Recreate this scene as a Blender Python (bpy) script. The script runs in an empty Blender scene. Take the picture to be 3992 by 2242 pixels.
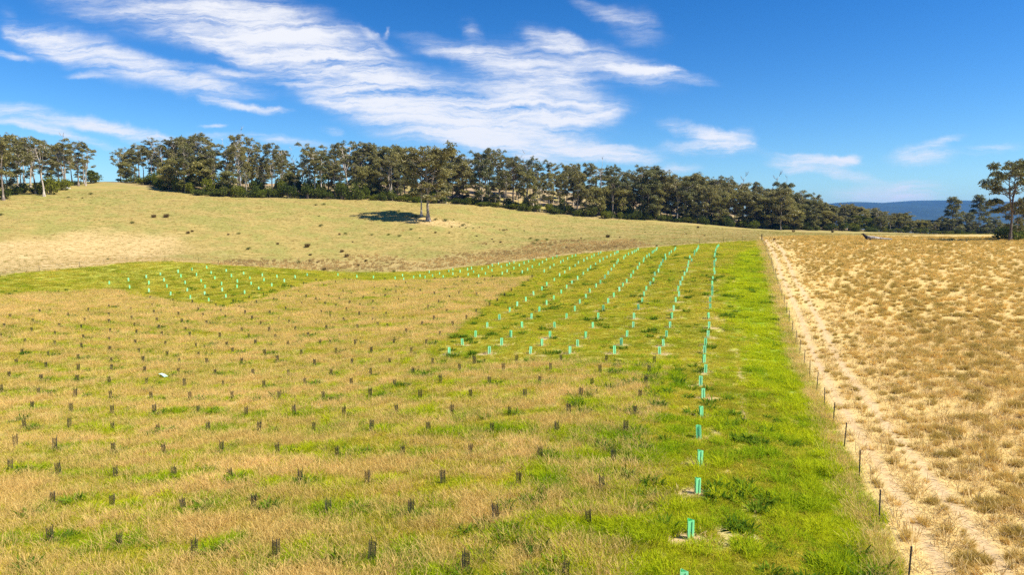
import bpy, math, random
import numpy as np
from mathutils import Vector, Matrix

# ------------------------------------------------------------------ camera, world, sun, exposure
SC = bpy.context.scene
COL = SC.collection
CAMZ = 9.0
F = 1717.0                       # focal length in the units of the 2576-wide photograph
CU, CV, HV = 1288.0, 723.5, 570.0
PITCH = math.atan((CV - HV) / F)
SP, CP = math.sin(PITCH), math.cos(PITCH)

cam_data = bpy.data.cameras.new('camera')
cam = bpy.data.objects.new('camera', cam_data)
COL.objects.link(cam)
cam.location = (0, 0, CAMZ)
cam.rotation_euler = (math.pi / 2 - PITCH, 0, 0)
cam_data.sensor_width = 36.0
cam_data.lens = 36.0 * F / 2576.0
cam_data.clip_start = 0.1
cam_data.clip_end = 30000
SC.camera = cam

SUN_EL = math.radians(51)
SUN_AZ = math.radians(110)        # clockwise from straight ahead (+Y)
sd = Vector((math.sin(SUN_AZ) * math.cos(SUN_EL), math.cos(SUN_AZ) * math.cos(SUN_EL), math.sin(SUN_EL)))
sun_l = bpy.data.lights.new('sun', 'SUN')
sun_l.energy = 4.6
sun_l.angle = math.radians(0.55)
sun_l.color = (1.0, 0.93, 0.82)
sun = bpy.data.objects.new('sun', sun_l)
COL.objects.link(sun)
sun.rotation_euler = sd.to_track_quat('Z', 'Y').to_euler()

SC.view_settings.view_transform = 'Standard'
SC.view_settings.look = 'None'
SC.view_settings.exposure = 0.86
SC.view_settings.gamma = 1.0
SC.render.engine = 'CYCLES'
SC.cycles.max_bounces = 6
SC.cycles.diffuse_bounces = 3
SC.cycles.transmission_bounces = 4
SC.cycles.transparent_max_bounces = 8
SC.cycles.volume_bounces = 0
SC.cycles.use_denoising = False
SC.cycles.sample_clamp_indirect = 4.0


def pix_dir(u, v):
    """World direction through a point of the photograph, not normalised: depth 1 along the camera axis."""
    a, b = (u - CU) / F, (CV - v) / F
    return np.array([a, CP + b * SP, -SP + b * CP])


# ---- sky: Nishita air, graded to the deep blue of the photograph, with cirrus laid out by direction
world = bpy.data.worlds.new('World')
SC.world = world
world.use_nodes = True
WN, WL = world.node_tree.nodes, world.node_tree.links
WN.clear()


def wn(t, **k):
    n = WN.new(t)
    for a, b in k.items():
        setattr(n, a, b)
    return n


def wmath(op, a, b=None, c=None, clamp=False):
    n = wn('ShaderNodeMath', operation=op, use_clamp=clamp)
    for i, x in enumerate((a, b, c)):
        if x is None:
            continue
        if isinstance(x, (int, float)):
            n.inputs[i].default_value = x
        else:
            WL.new(x, n.inputs[i])
    return n.outputs[0]


def wvec(op, a, b=None):
    n = wn('ShaderNodeVectorMath', operation=op)
    for i, x in enumerate((a, b)):
        if x is None:
            continue
        if isinstance(x, (tuple, list)):
            n.inputs[i].default_value = x
        else:
            WL.new(x, n.inputs[i])
    return n.outputs['Value'] if op in ('LENGTH', 'DOT_PRODUCT') else n.outputs['Vector']


sky = wn('ShaderNodeTexSky')
sky.sky_type = 'NISHITA'
sky.sun_disc = False
sky.sun_elevation = SUN_EL
sky.sun_rotation = SUN_AZ
sky.altitude = 300
sky.air_density = 1.0
sky.dust_density = 0.25
sky.ozone_density = 1.6
hsv = wn('ShaderNodeHueSaturation')
hsv.inputs['Hue'].default_value = 0.501
hsv.inputs['Saturation'].default_value = 1.24
hsv.inputs['Value'].default_value = 1.0
pre = wn('ShaderNodeVectorMath', operation='MULTIPLY')      # deepen the blue: normalise, gamma, scale back
WL.new(sky.outputs[0], pre.inputs[0])
pre.inputs[1].default_value = (0.1, 0.1, 0.1)
gam = wn('ShaderNodeGamma')
gam.inputs['Gamma'].default_value = 1.42
WL.new(pre.outputs[0], gam.inputs['Color'])
WL.new(gam.outputs[0], hsv.inputs['Color'])

tc = wn('ShaderNodeTexCoord')
sep = wn('ShaderNodeSeparateXYZ')
WL.new(tc.outputs['Generated'], sep.inputs[0])
yy = wmath('MAXIMUM', sep.outputs[1], 0.05)
comb = wn('ShaderNodeCombineXYZ')
WL.new(wmath('DIVIDE', sep.outputs[0], yy), comb.inputs[0])
WL.new(wmath('DIVIDE', sep.outputs[2], yy), comb.inputs[1])
P0 = comb.outputs[0]             # (azimuth tangent, elevation tangent, 0)


def noise(vec, scale, detail=5.0, rough=0.55, dist=0.0):
    n = wn('ShaderNodeTexNoise')
    n.inputs['Scale'].default_value = scale
    n.inputs['Detail'].default_value = detail
    n.inputs['Roughness'].default_value = rough
    n.inputs['Distortion'].default_value = dist
    WL.new(vec, n.inputs['Vector'])
    return n


# domain warp: coarse swirls and fine wisps
w1 = noise(P0, 5.0, 3, 0.5)
w2 = noise(P0, 22.0, 4, 0.6)
o1 = wvec('MULTIPLY', wvec('SUBTRACT', w1.outputs['Color'], (0.5, 0.5, 0.5)), (0.075, 0.035, 0.0))
o2 = wvec('MULTIPLY', wvec('SUBTRACT', w2.outputs['Color'], (0.5, 0.5, 0.5)), (0.045, 0.020, 0.0))
PW = wvec('ADD', wvec('ADD', P0, o1), o2)

# u, v, half length, half width, angle (degrees, falling to the right), strength
CLOUDS = [
    (420, 40, 330, 55, 14, .70), (640, 70, 260, 70, 28, .85), (830, 165, 240, 72, 30, 1.0), (1000, 245, 260, 70, 24, 1.0),
    (1190, 285, 250, 58, 12, 1.0), (1380, 285, 180, 55, 5, .9), (1490, 285, 110, 26, -8, .75), (1180, 140, 180, 22, 14, .95),
    (1390, 170, 160, 44, 18, .8), (1400, 102, 85, 24, 20, .9), (1560, 165, 150, 30, 20, .75), (1660, 190, 130, 13, 10, .75),
    (1300, 215, 160, 55, 30, .75), (1230, 335, 280, 24, 9, .8), (1260, 367, 190, 15, 12, .8), (1340, 395, 95, 10, 8, .5),
    (1530, 380, 140, 19, 4, 1.0), (1780, 346, 110, 16, 18, .95), (1790, 376, 115, 14, 4, .85), (1852, 360, 38, 26, -30, .8),
    (1700, 420, 70, 14, 0, .6), (2040, 399, 115, 11, 2, .95), (2115, 397, 42, 12, -15, .9), (1990, 420, 66, 12, 5, .9),
    (2110, 427, 110, 12, 8, .85), (2320, 385, 92, 20, 0, 1.15), (2230, 480, 155, 26, -3, .8), (2300, 478, 90, 22, 0, .8),
    (2400, 352, 55, 9, -12, .5), (2500, 370, 95, 10, -8, .5), (110, 100, 100, 28, 15, .85), (235, 135, 170, 38, 22, .95),
    (420, 195, 170, 26, 20, .9), (560, 216, 120, 18, 8, .7), (620, 190, 200, 10, 8, .55), (30, 135, 60, 8, 8, .7),
    (10, 40, 36, 22, 10, .35), (30, 82, 50, 14, 10, .3), (215, 190, 50, 7, 5, .45), (110, 288, 180, 20, 8, .9), (300, 322, 130, 15, 14, .75),
    (130, 326, 170, 9, 12, .7), (430, 346, 160, 10, 8, .55), (600, 265, 110, 9, 8, .75), (700, 272, 50, 6, 4, .5), (720, 350, 140, 10, 5, .65),
    (560, 345, 90, 8, 8, .5), (845, 323, 28, 8, 8, .7), (530, 314, 34, 5, 2, .5), (1585, 68, 85, 34, 30, .42), (1500, 18, 90, 18, 22, .3),
    (925, 105, 60, 8, 35, .36), (960, 90, 25, 6, -65, .3), (1185, 75, 36, 18, 45, .4), (460, 80, 150, 22, 14, .5), (620, 140, 190, 18, 10, .45),
    (1130, 400, 150, 12, 8, .5), (870, 262, 90, 18, 12, .5), (1440, 215, 80, 30, 40, .5), (940, 20, 120, 30, 28, -.35),
]


def to_dir(u, v):
    d = pix_dir(u, v)
    return d[0] / d[1], d[2] / d[1]


acc = None
for u, v, hl, hw, ang, st in CLOUDS:
    A, E = to_dir(u, v)
    m = wn('ShaderNodeMapping', vector_type='TEXTURE')
    m.inputs['Location'].default_value = (A, E, 0)
    m.inputs['Rotation'].default_value = (0, 0, -math.radians(ang))
    m.inputs['Scale'].default_value = (hl * 1.42 / F, hw * 1.85 / F, 1.0)
    WL.new(PW, m.inputs['Vector'])
    ln = wvec('LENGTH', m.outputs[0])
    f = wn('ShaderNodeMapRange', interpolation_type='SMOOTHSTEP')
    f.inputs['From Min'].default_value = 1.0
    f.inputs['From Max'].default_value = 0.0
    f.inputs['To Min'].default_value = 0.0
    f.inputs['To Max'].default_value = st * (1.3 if hw < 20 else 1.0)
    WL.new(ln, f.inputs['Value'])
    acc = f.outputs[0] if acc is None else wmath('ADD', acc, f.outputs[0])

# streaks along the wind (falling gently to the right), plus soft lumps
st1 = wn('ShaderNodeMapping', vector_type='POINT')
st1.inputs['Rotation'].default_value = (0, 0, math.radians(17))
st1.inputs['Scale'].default_value = (5.0, 52.0, 1.0)
WL.new(PW, st1.inputs['Vector'])
s1 = noise(st1.outputs[0], 1.0, 8, 0.66, 0.45)
st2 = wn('ShaderNodeMapping', vector_type='POINT')
st2.inputs['Rotation'].default_value = (0, 0, math.radians(24))
st2.inputs['Scale'].default_value = (26.0, 110.0, 1.0)
WL.new(P0, st2.inputs['Vector'])
s2 = noise(st2.outputs[0], 1.0, 5, 0.65, 1.0)
tex = wmath('ADD', wmath('MULTIPLY', s1.outputs['Fac'], 1.25), wmath('MULTIPLY', s2.outputs['Fac'], 0.35))   # ~0.8 mean
acc = wmath('DIVIDE', acc, wmath('ADD', 1.0, wmath('MULTIPLY', wmath('ABSOLUTE', acc), 0.55)))
dens = wmath('MULTIPLY', acc, wmath('ADD', 1.0, wmath('MULTIPLY', wmath('SUBTRACT', tex, 0.80), 2.9)))
cm = wn('ShaderNodeMapRange', interpolation_type='SMOOTHSTEP')
cm.inputs['From Min'].default_value = 0.0
cm.inputs['From Max'].default_value = 1.12
cm.inputs['To Max'].default_value = 0.94
WL.new(dens, cm.inputs['Value'])
mix = wn('ShaderNodeMix', data_type='RGBA')
WL.new(cm.outputs[0], mix.inputs['Factor'])
SKY_STR = 0.10
gain = wn('ShaderNodeVectorMath', operation='MULTIPLY')
WL.new(hsv.outputs[0], gain.inputs[0])
gain.inputs[1].default_value = (8.0, 9.6, 10.7)
WL.new(gain.outputs[0], mix.inputs[6])
CLD = 0.575 / SKY_STR
mix.inputs[7].default_value = (CLD * .985, CLD * .985, CLD * 1.0, 1)
bg = wn('ShaderNodeBackground')
bg.inputs['Strength'].default_value = SKY_STR
WL.new(mix.outputs[2], bg.inputs['Color'])
wo = wn('ShaderNodeOutputWorld')
WL.new(bg.outputs[0], wo.inputs[0])
world.cycles.sampling_method = 'MANUAL'
world.cycles.sample_map_resolution = 512

# positions read off the photograph (pixels of the 3992-wide original)
GREEN_ROWS=['2659,2313 2688,2100 2717,1925 2725,1816 2724,1711 2732,1628 2739,1555 2730,1505 2749,1454 2743,1416 2746,1380 2749,1348 2758,1318 2762,1281 2762,1244 2768,1206 2767,1180 2775,1155 2776,1135 2775,1114 2778,1094 2785,1072 2782,1059 2784,1041 2784,1030 2789,1021 2785,1008 2786,1000 2788,992 2789,985 2792,977 2794,970 2797,966 2801,963', '2570,1382 2585,1350 2597,1315 2611,1279 2618,1243 2625,1212 2633,1180 2646,1157 2642,1135 2652,1114 2659,1095 2667,1076 2676,1063 2681,1044 2683,1030 2696,1022 2688,1010 2706,999 2708,989 2715,983 2718,977 2722,972 2721,966', '2394,1380 2422,1348 2442,1315 2467,1279 2471,1244 2489,1208 2502,1180 2510,1156 2518,1135 2535,1115 2547,1100 2553,1078 2566,1064 2570,1047 2577,1036 2584,1025 2594,1015 2592,1003 2609,996 2616,988 2629,980 2633,974', '2220,1380 2251,1352 2281,1320 2310,1281 2330,1244 2352,1212 2370,1185 2392,1161 2414,1138 2427,1119 2443,1104 2459,1084 2468,1069 2485,1052 2492,1037 2508,1025 2510,1016 2521,1006 2531,1000 2543,991 2546,987 2552,983 2559,979 2561,973', '2065,1381 2111,1350 2143,1318 2161,1280 2207,1244 2240,1214 2260,1187 2284,1165 2299,1141 2323,1124 2340,1109 2358,1087 2371,1073 2383,1058 2393,1044 2404,1031 2409,1022 2431,1012 2437,1004 2450,996 2464,991 2472,986 2479,983 2487,978', '1907,1380 1954,1348 1991,1317 2034,1279 2070,1246 2101,1218 2130,1190 2158,1170 2187,1147 2208,1126 2229,1110 2251,1092 2273,1074 2291,1059 2301,1048 2321,1037 2338,1024 2352,1016 2366,1008 2380,1001 2396,994 2404,990 2409,988', '1749,1383 1802,1347 1853,1315 1898,1280 1947,1249 1986,1219 2015,1196 2049,1176 2080,1152 2112,1134 2131,1116 2160,1098 2181,1080 2201,1068 2220,1054 2242,1042 2254,1030 2276,1021 2288,1013 2306,1007 2316,1001 2333,995 2341,990', '2121,1063 2144,1049 2159,1039 2185,1028 2195,1022 2212,1013 2230,1004 2244,1001', '2035,1067 2056,1057 2075,1046 2101,1037 2114,1028 2130,1018 2154,1012 2171,1005', '1957,1072 1976,1063 2003,1052 2024,1040 2042,1031 2060,1025 2082,1018', '1865,1083 1892,1073 1918,1060 1954,1046 1976,1039 1986,1033 2003,1028', '1824,1077 1846,1066 1879,1055 1903,1048 1919,1040 1943,1034', '1727,1085 1765,1073 1793,1064 1822,1056 1838,1052', '1713,1072 1749,1063 1765,1056', '1673,1066 1686,1081 1656,1087 1637,1081 1612,1087 1569,1079 1573,1094 1540,1090 1455,1087 1391,1084 1317,1076 1198,1077', '426,1109 501,1096 505,1126 570,1085 580,1109 580,1139 626,1075 639,1098 650,1122 664,1153 694,1065 705,1082 721,1109 729,1138 741,1165 748,1056 765,1077 784,1101 800,1125 798,1152 813,1176 806,1048 823,1069 837,1090 863,1113 866,1137 880,1162 882,1061 902,1081 925,1103 924,1124 953,1147 950,1071 974,1090 979,1111 1008,1132 1022,1078 1029,1097 1059,1118 1079,1084 1108,1101 1150,1086']
DARK='64,1742 217,1756 445,1768 643,1775 865,1768 39,1841 232,1856 453,1866 681,1869 905,1874 208,1968 441,1989 717,1997 992,1987 199,2117 464,2138 761,2169 1084,1774 1316,1785 1571,1781 1833,1778 1168,1886 1434,1893 1725,1892 1279,2015 1601,2015 1932,2034 1078,2181 1447,2187 1815,2228 2107,1792 2392,1805 2022,1896 2344,1916 2298,2053 2202,2255 2014,1417 2186,1411 2362,1414 2551,1420 2144,1447 2338,1456 2530,1458 2103,1501 2309,1509 2518,1505 2045,1558 2263,1555 2494,1555 2217,1618 2476,1621 2170,1693 2438,1691 40,1240 156,1220 266,1236 345,1218 425,1235 512,1212 594,1196 425,1200 586,1167 674,1177 679,1204 600,1225 697,1234 773,1213 843,1196 910,1179 972,1165 932,1203 860,1219 791,1235 710,1260 613,1255 514,1247 332,1255 230,1275 128,1258 17,1280 124,1295 318,1284 426,1262 524,1274 619,1284 725,1291 806,1266 879,1241 956,1227 984,1249 943,1293 858,1317 741,1315 631,1311 532,1304 430,1299 327,1323 214,1307 4,1319 97,1336 214,1349 319,1359 427,1332 528,1342 646,1348 766,1354 885,1352 970,1319 996,1344 86,1381 190,1389 306,1403 428,1371 543,1379 652,1391 776,1390 908,1377 68,1422 182,1435 306,1447 432,1414 558,1412 701,1416 806,1418 941,1423 38,1472 161,1485 301,1487 434,1445 565,1453 696,1457 839,1464 986,1466 428,1497 571,1501 719,1510 870,1510 8,1532 153,1542 294,1550 433,1554 590,1559 741,1562 907,1560 127,1597 278,1608 439,1618 604,1616 774,1616 961,1623 100,1672 269,1671 441,1682 619,1689 811,1685 1028,1152 1067,1172 1115,1159 1194,1163 1232,1173 1283,1159 1370,1154 1324,1171 1364,1185 1417,1165 1454,1183 1177,1192 1113,1210 1268,1189 1309,1200 1351,1215 1403,1194 1455,1212 1554,1175 1501,1159 1711,1183 1753,1165 1694,1152 1858,1156 1965,1157 1938,1176 1908,1194 1856,1222 1819,1247 1766,1274 1715,1312 1661,1345 1604,1380 1052,1225 1087,1251 1126,1264 1016,1268 1253,1223 1287,1239 1339,1255 1401,1233 1505,1231 1453,1255 1572,1249 1668,1204 1742,1222 1691,1251 1644,1272 1585,1301 1512,1280 1472,1274 1394,1282 1273,1288 1151,1290 1050,1297 1073,1323 1202,1315 1323,1317 1122,1348 1248,1344 1287,1342 1384,1347 1536,1343 1033,1387 1176,1383 1311,1379 1448,1378 1083,1414 1226,1427 1372,1422 1521,1418 1686,1423 1124,1467 1290,1464 1446,1466 1611,1465 1849,1420 1792,1449 1964,1452 1030,1514 1191,1507 1371,1509 1540,1511 1720,1499 1906,1505 1086,1559 1261,1560 1445,1555 1639,1559 1835,1555 1148,1621 1342,1625 1549,1619 1762,1621 1986,1623 1010,1687 1223,1685 1448,1684 1672,1689 1918,1691 1993,1138 1789,1148 1735,1133 1827,1125 1769,1115 1925,1117 1801,1101 1889,1098 1860,1110 1919,1085 1786,1085 1990,1070 2059,1099 2074,1084 1233,1096 1184,1109 1262,1116 1346,1092 1309,1105 1501,1092 1459,1128 1503,1136 1544,1124 1582,1108 1664,1105 1696,1091 1338,1142 1459,1148 1544,1144 1594,1129 1639,1138 751,1184 1000,1184 1136,1122 1166,1142'
SHRUBS='6,840,17,0 353,759,17,0 266,771,12,0 322,773,5,1 516,871,17,0 600,848,24,1 648,848,29,1 733,911,19,1 750,904,15,1 890,916,12,1 930,913,15,0 968,973,19,0 420,1012,10,0 1261,799,15,0 1231,801,12,0 1243,844,9,0 1250,883,19,0 1346,913,15,0 1323,916,12,1 1450,917,12,0 1515,917,15,2 1557,922,15,0 1554,825,15,0 1603,896,15,0 1805,881,19,0 1624,847,19,0 1605,846,12,0 1590,846,10,0 1697,859,18,0 1738,863,22,0 1769,858,6,0 1824,869,7,0 1761,886,10,1 1792,885,8,1 1816,890,9,1 1844,892,10,0 1869,888,6,1 1698,908,12,1 1752,909,7,1 1636,929,7,0 1859,922,10,1 1925,885,7,0 1963,899,14,0 1976,897,10,0 1948,897,7,1 1918,934,7,1 1925,944,10,1 1951,946,12,1 1334,983,19,1 1352,1002,24,1 1210,996,15,1 1083,953,15,1 1198,964,29,1 1164,1026,19,0 1208,1019,12,1 1237,1025,12,1 1427,1020,17,1 1396,1038,17,1 1264,1054,22,1 1535,1062,19,2 1375,945,8,1 2069,932,14,0 2092,940,19,0 2080,952,15,0 2106,953,17,2 2131,939,19,2 2148,959,17,0 2370,926,22,1 2474,937,12,0 2631,965,19,2 2515,906,6,0 2265,930,7,1 2431,960,10,1 2394,950,10,1 2448,958,12,1 2416,927,5,1 2044,901,5,1 2747,920,5,1 2721,889,15,1 2675,913,7,1 2561,960,10,1 2339,960,10,1 2208,969,15,1 2290,975,10,1 3093,905,15,1 3245,907,15,1 3019,936,15,1'
POSTS='3046,1177 3056,1196 3066,1225 3077,1257 3089,1288 3105,1319 3121,1352 3140,1387 3162,1422 3186,1474 3214,1534 3247,1602 3289,1678 3336,1777 3396,1904 3475,2074 3572,2274'
HAZE = True

# ------------------------------------------------------------------ helpers
rng = np.random.default_rng(7)
random.seed(7)


def hash2(ix, iy, s):
    h = (ix.astype(np.int64) * 374761393 + iy.astype(np.int64) * 668265263 + s * 974634233) & 0x7fffffff
    h = ((h ^ (h >> 13)) * 1274126177) & 0x7fffffff
    return ((h ^ (h >> 16)) & 0xffff) / 65535.0


def vnoise(x, y, s=0):
    x = np.asarray(x, float); y = np.asarray(y, float)
    ix, iy = np.floor(x), np.floor(y)
    fx, fy = x - ix, y - iy
    fx, fy = fx * fx * (3 - 2 * fx), fy * fy * (3 - 2 * fy)
    a, b = hash2(ix, iy, s), hash2(ix + 1, iy, s)
    c, d = hash2(ix, iy + 1, s), hash2(ix + 1, iy + 1, s)
    return (a * (1 - fx) + b * fx) * (1 - fy) + (c * (1 - fx) + d * fx) * fy


def fbm(x, y, s=0, o=4, g=.5):
    t = 0; a = 1; n = 0
    for k in range(o):
        t = t + a * vnoise(x * 2 ** k + 17.3 * k, y * 2 ** k - 9.1 * k, s + k); n += a; a *= g
    return t / n


def sstep(x, a, b):
    t = np.clip((x - a) / (b - a), 0, 1)
    return t * t * (3 - 2 * t)


def link(name, mesh, mat=None, parent=None):
    o = bpy.data.objects.new(name, mesh)
    COL.objects.link(o)
    if mat is not None and len(mesh.materials) == 0:
        mesh.materials.append(mat)
    if parent is not None:
        o.parent = parent
    return o


def tag(o, label=None, cat=None, group=None, kind=None):
    if label: o['label'] = label
    if cat: o['category'] = cat
    if group: o['group'] = group
    if kind: o['kind'] = kind
    return o


def empty(name, loc=(0, 0, 0), rz=0.0, s=1.0):
    o = bpy.data.objects.new(name, None)
    o.empty_display_size = 0.2
    COL.objects.link(o)
    o.location = loc
    o.rotation_euler = (0, 0, rz)
    o.scale = (s, s, s)
    return o


class MB:
    def __init__(self):
        self.v, self.f, self.n = [], [], 0

    def add(self, verts, faces):
        n = self.n
        self.v.extend([tuple(p) for p in verts])
        self.f.extend([tuple(i + n for i in f) for f in faces])
        self.n += len(verts)

    def tube(self, pts, rad, sides=6, cap=True):
        pts = [Vector(p) for p in pts]
        vs, fs = [], []
        ref = Vector((0.31, 0.17, 0.93)).normalized()
        for i, p in enumerate(pts):
            d = (pts[min(i + 1, len(pts) - 1)] - pts[max(i - 1, 0)]).normalized()
            a = d.cross(ref if abs(d.dot(ref)) < .95 else Vector((1, 0, 0))).normalized()
            b = d.cross(a)
            for k in range(sides):
                t = 2 * math.pi * k / sides
                vs.append(p + (a * math.cos(t) + b * math.sin(t)) * rad[i])
        for i in range(len(pts) - 1):
            for k in range(sides):
                k2 = (k + 1) % sides
                fs.append((i * sides + k, i * sides + k2, (i + 1) * sides + k2, (i + 1) * sides + k))
        if cap:
            fs.append(tuple(range(sides))[::-1])
            fs.append(tuple((len(pts) - 1) * sides + k for k in range(sides)))
        self.add(vs, fs)

    def box(self, c, s, rz=0.0):
        vs = []
        for dx in (-.5, .5):
            for dy in (-.5, .5):
                for dz in (-.5, .5):
                    x, y = dx * s[0], dy * s[1]
                    vs.append((c[0] + x * math.cos(rz) - y * math.sin(rz), c[1] + x * math.sin(rz) + y * math.cos(rz), c[2] + dz * s[2]))
        self.add(vs, [(0, 1, 3, 2), (4, 6, 7, 5), (0, 4, 5, 1), (2, 3, 7, 6), (0, 2, 6, 4), (1, 5, 7, 3)])

    def mesh(self, name, mat=None, smooth=False):
        m = bpy.data.meshes.new(name)
        m.from_pydata(self.v, [], self.f)
        if mat is not None: m.materials.append(mat)
        if smooth: m.polygons.foreach_set('use_smooth', [True] * len(m.polygons))
        m.update()
        return m


def quad_mesh(name, V, mat):
    """V: (n, 4, 3) array of loose quads."""
    n = len(V)
    m = bpy.data.meshes.new(name)
    m.vertices.add(n * 4); m.loops.add(n * 4); m.polygons.add(n)
    m.vertices.foreach_set('co', np.asarray(V, np.float32).reshape(-1))
    m.loops.foreach_set('vertex_index', np.arange(n * 4, dtype=np.int32))
    m.polygons.foreach_set('loop_start', np.arange(0, n * 4, 4, dtype=np.int32))
    m.materials.append(mat)
    m.update(calc_edges=True)
    return m


ONES = 'zeroth first second third fourth fifth sixth seventh eighth ninth tenth eleventh twelfth thirteenth fourteenth fifteenth sixteenth seventeenth eighteenth nineteenth'.split()
TENS = {2: 'twent', 3: 'thirt', 4: 'fort', 5: 'fift', 6: 'sixt', 7: 'sevent', 8: 'eight', 9: 'ninet'}


def ordinal(n):
    if n < 20: return ONES[n]
    if n >= 100: return 'hundred-and-' + ordinal(n - 100) if n > 100 else 'hundredth'
    t, r = divmod(n, 10)
    return TENS[t] + ('ieth' if r == 0 else 'y-' + ONES[r])


# ------------------------------------------------------------------ the lie of the land
# heights read off the photograph: (u, v, distance along the view axis in metres)
TERR_PIX = [
    # row beside the wire fence, up the rise
    (1763, 826, 58), (1763, 777, 64.4), (1765, 746, 71), (1770, 705, 81), (1775, 684, 88), (1785, 650, 102), (1800, 621, 126),
    (1550, 820, 59), (1550, 760, 73), (1550, 700, 93), (1550, 660, 114), (1550, 630, 140),
    (1300, 820, 62), (1300, 760, 83), (1300, 700, 113), (1300, 657, 141), (1128, 845, 57), (1128, 760, 82), (1100, 700, 121), (1000, 683, 141),
    (850, 683, 139), (600, 669, 134), (415, 656, 128), (200, 673, 118), (0, 694, 108),
    (870, 740, 98), (870, 800, 77), (620, 735, 103), (530, 755, 98), (275, 716, 108), (300, 790, 80), (100, 800, 74), (-150, 790, 74), (-250, 700, 105),
    # golden paddock
    (2300, 800, 62), (2300, 700, 84), (2300, 640, 108), (2300, 606, 138), (2300, 595, 165), (2300, 590, 190),
    (2600, 800, 62), (2650, 700, 84), (2650, 640, 108), (2560, 605, 136), (2650, 594, 165), (2700, 589, 190),
    (2000, 700, 84), (2000, 640, 108), (1908, 605, 138), (1900, 592, 180), (1900, 580, 225), (1900, 574, 252), (2350, 588, 285), (2150, 582, 265), (2700, 592, 290),
    (1700, 617, 141), (1700, 600, 165), (1700, 580, 205), (1700, 557, 248),
    # hillside
    (1540, 612, 158), (1540, 590, 188), (1540, 565, 222), (1540, 546, 245),
    (1300, 643, 150), (1300, 620, 166), (1300, 590, 187), (1300, 560, 210), (1300, 528, 238),
    (1077, 668, 147), (1077, 640, 156), (1077, 600, 171), (1077, 556, 190), (1077, 530, 208), (1077, 509, 230),
    (850, 665, 148), (850, 620, 162), (850, 570, 182), (850, 520, 208), (850, 498, 224),
    (600, 650, 146), (600, 620, 156), (600, 570, 172), (600, 530, 190), (600, 493, 216), (600, 470, 244),
    (400, 640, 142), (400, 570, 166), (400, 500, 198), (400, 468, 226),
    (250, 650, 136), (250, 620, 147), (250, 570, 162), (250, 520, 182), (250, 480, 208), (250, 458, 236),
    (0, 668, 120), (0, 640, 130), (0, 570, 153), (0, 520, 170), (0, 495, 183), (0, 474, 205), (0, 462, 230),
    (-350, 690, 110), (-350, 640, 128), (-350, 560, 155), (-350, 500, 180), (-350, 470, 220),
    # ground under and behind the wood
    (250, 461, 275), (0, 464, 275), (600, 461, 290), (850, 463, 290), (1190, 466, 292), (1540, 502, 300), (1900, 546, 330), (2300, 577, 360), (2700, 580, 360),
    (600, 466, 340), (1190, 469, 350), (-350, 474, 300),
]
TERR_XYZ = []
for x in (-46, -30, -14, 2, 18, 36):
    for y in (-30, -10, 8, 20, 34, 47):
        TERR_XYZ.append((x, y, -2.1 * float(sstep(np.array(2.0 - x), 0, 26)) * float(sstep(np.array(y + 8.0), 0, 36))))
TERR_XYZ += [(-80, 0, -1.6), (-80, 40, -2.1), (80, 0, 0.2), (80, 45, 0.3)]
for u, v, D in TERR_PIX:
    d = pix_dir(u, v)
    TERR_XYZ.append((d[0] * D, d[1] * D, CAMZ + d[2] * D))
TP = np.array(TERR_XYZ)
_S = 100.0


def _tps(r2):
    return 0.5 * r2 * np.log(r2 + 1e-9)


_X = TP[:, :2] / _S
_K = _tps(((_X[:, None] - _X[None]) ** 2).sum(-1)) + np.eye(len(_X)) * 2e-3
_Pm = np.hstack([np.ones((len(_X), 1)), _X])
_M = np.block([[_K, _Pm], [_Pm.T, np.zeros((3, 3))]])
_W = np.linalg.solve(_M, np.concatenate([TP[:, 2], np.zeros(3)]))


def ground_z(x, y):
    x = np.atleast_1d(np.asarray(x, float)); y = np.atleast_1d(np.asarray(y, float))
    out = np.empty(x.shape)
    X, Y = x.ravel(), y.ravel()
    res = np.empty(X.shape)
    for i in range(0, len(X), 20000):
        q = np.stack([X[i:i + 20000], Y[i:i + 20000]], 1) / _S
        r2 = ((q[:, None] - _X[None]) ** 2).sum(-1)
        z = _tps(r2) @ _W[:-3] + _W[-3] + q @ _W[-2:]
        res[i:i + 20000] = z
    d = np.hypot(X / 1.0, Y - 150.0)
    far = sstep(d, 205, 420)
    res = np.clip(res, -12, 34) * (1 - far) - 6.0 * far
    near = 1 - sstep(np.hypot(X, Y), 250, 330)
    res += near * (0.16 * (vnoise(X / 5.1, Y / 5.1, 3) - .5) + 0.09 * (vnoise(X / 1.7, Y / 1.7, 4) - .5))
    return res.reshape(out.shape)


_DS = np.concatenate([np.arange(11, 60, .35), np.arange(60, 420, .8)])


def hit(u, v):
    """Where the ray through (u, v) meets the ground: x, y, z, distance."""
    d = pix_dir(u, v)
    z = CAMZ + d[2] * _DS - ground_z(d[0] * _DS, d[1] * _DS)
    k = np.nonzero(z < 0)[0]
    if len(k) == 0 or k[0] == 0:
        k0 = int(np.argmin(z)); D = _DS[k0]
    else:
        i = k[0]; t = z[i - 1] / (z[i - 1] - z[i]); D = _DS[i - 1] + t * (_DS[i] - _DS[i - 1])
    x, y = d[0] * D, d[1] * D
    return float(x), float(y), float(ground_z(x, y)[0]), float(D)


def along(u, D):
    """The spot on the ground in the direction of column u at distance D."""
    x = (u - CU) / F * D
    y = D * CP + 0.0
    return float(x), float(y), float(ground_z(x, y)[0])


def project(x, y, z):
    D = y * CP - (z - CAMZ) * SP
    return CU + F * x / D, CV - F * (y * SP + (z - CAMZ) * CP) / D, D


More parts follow.
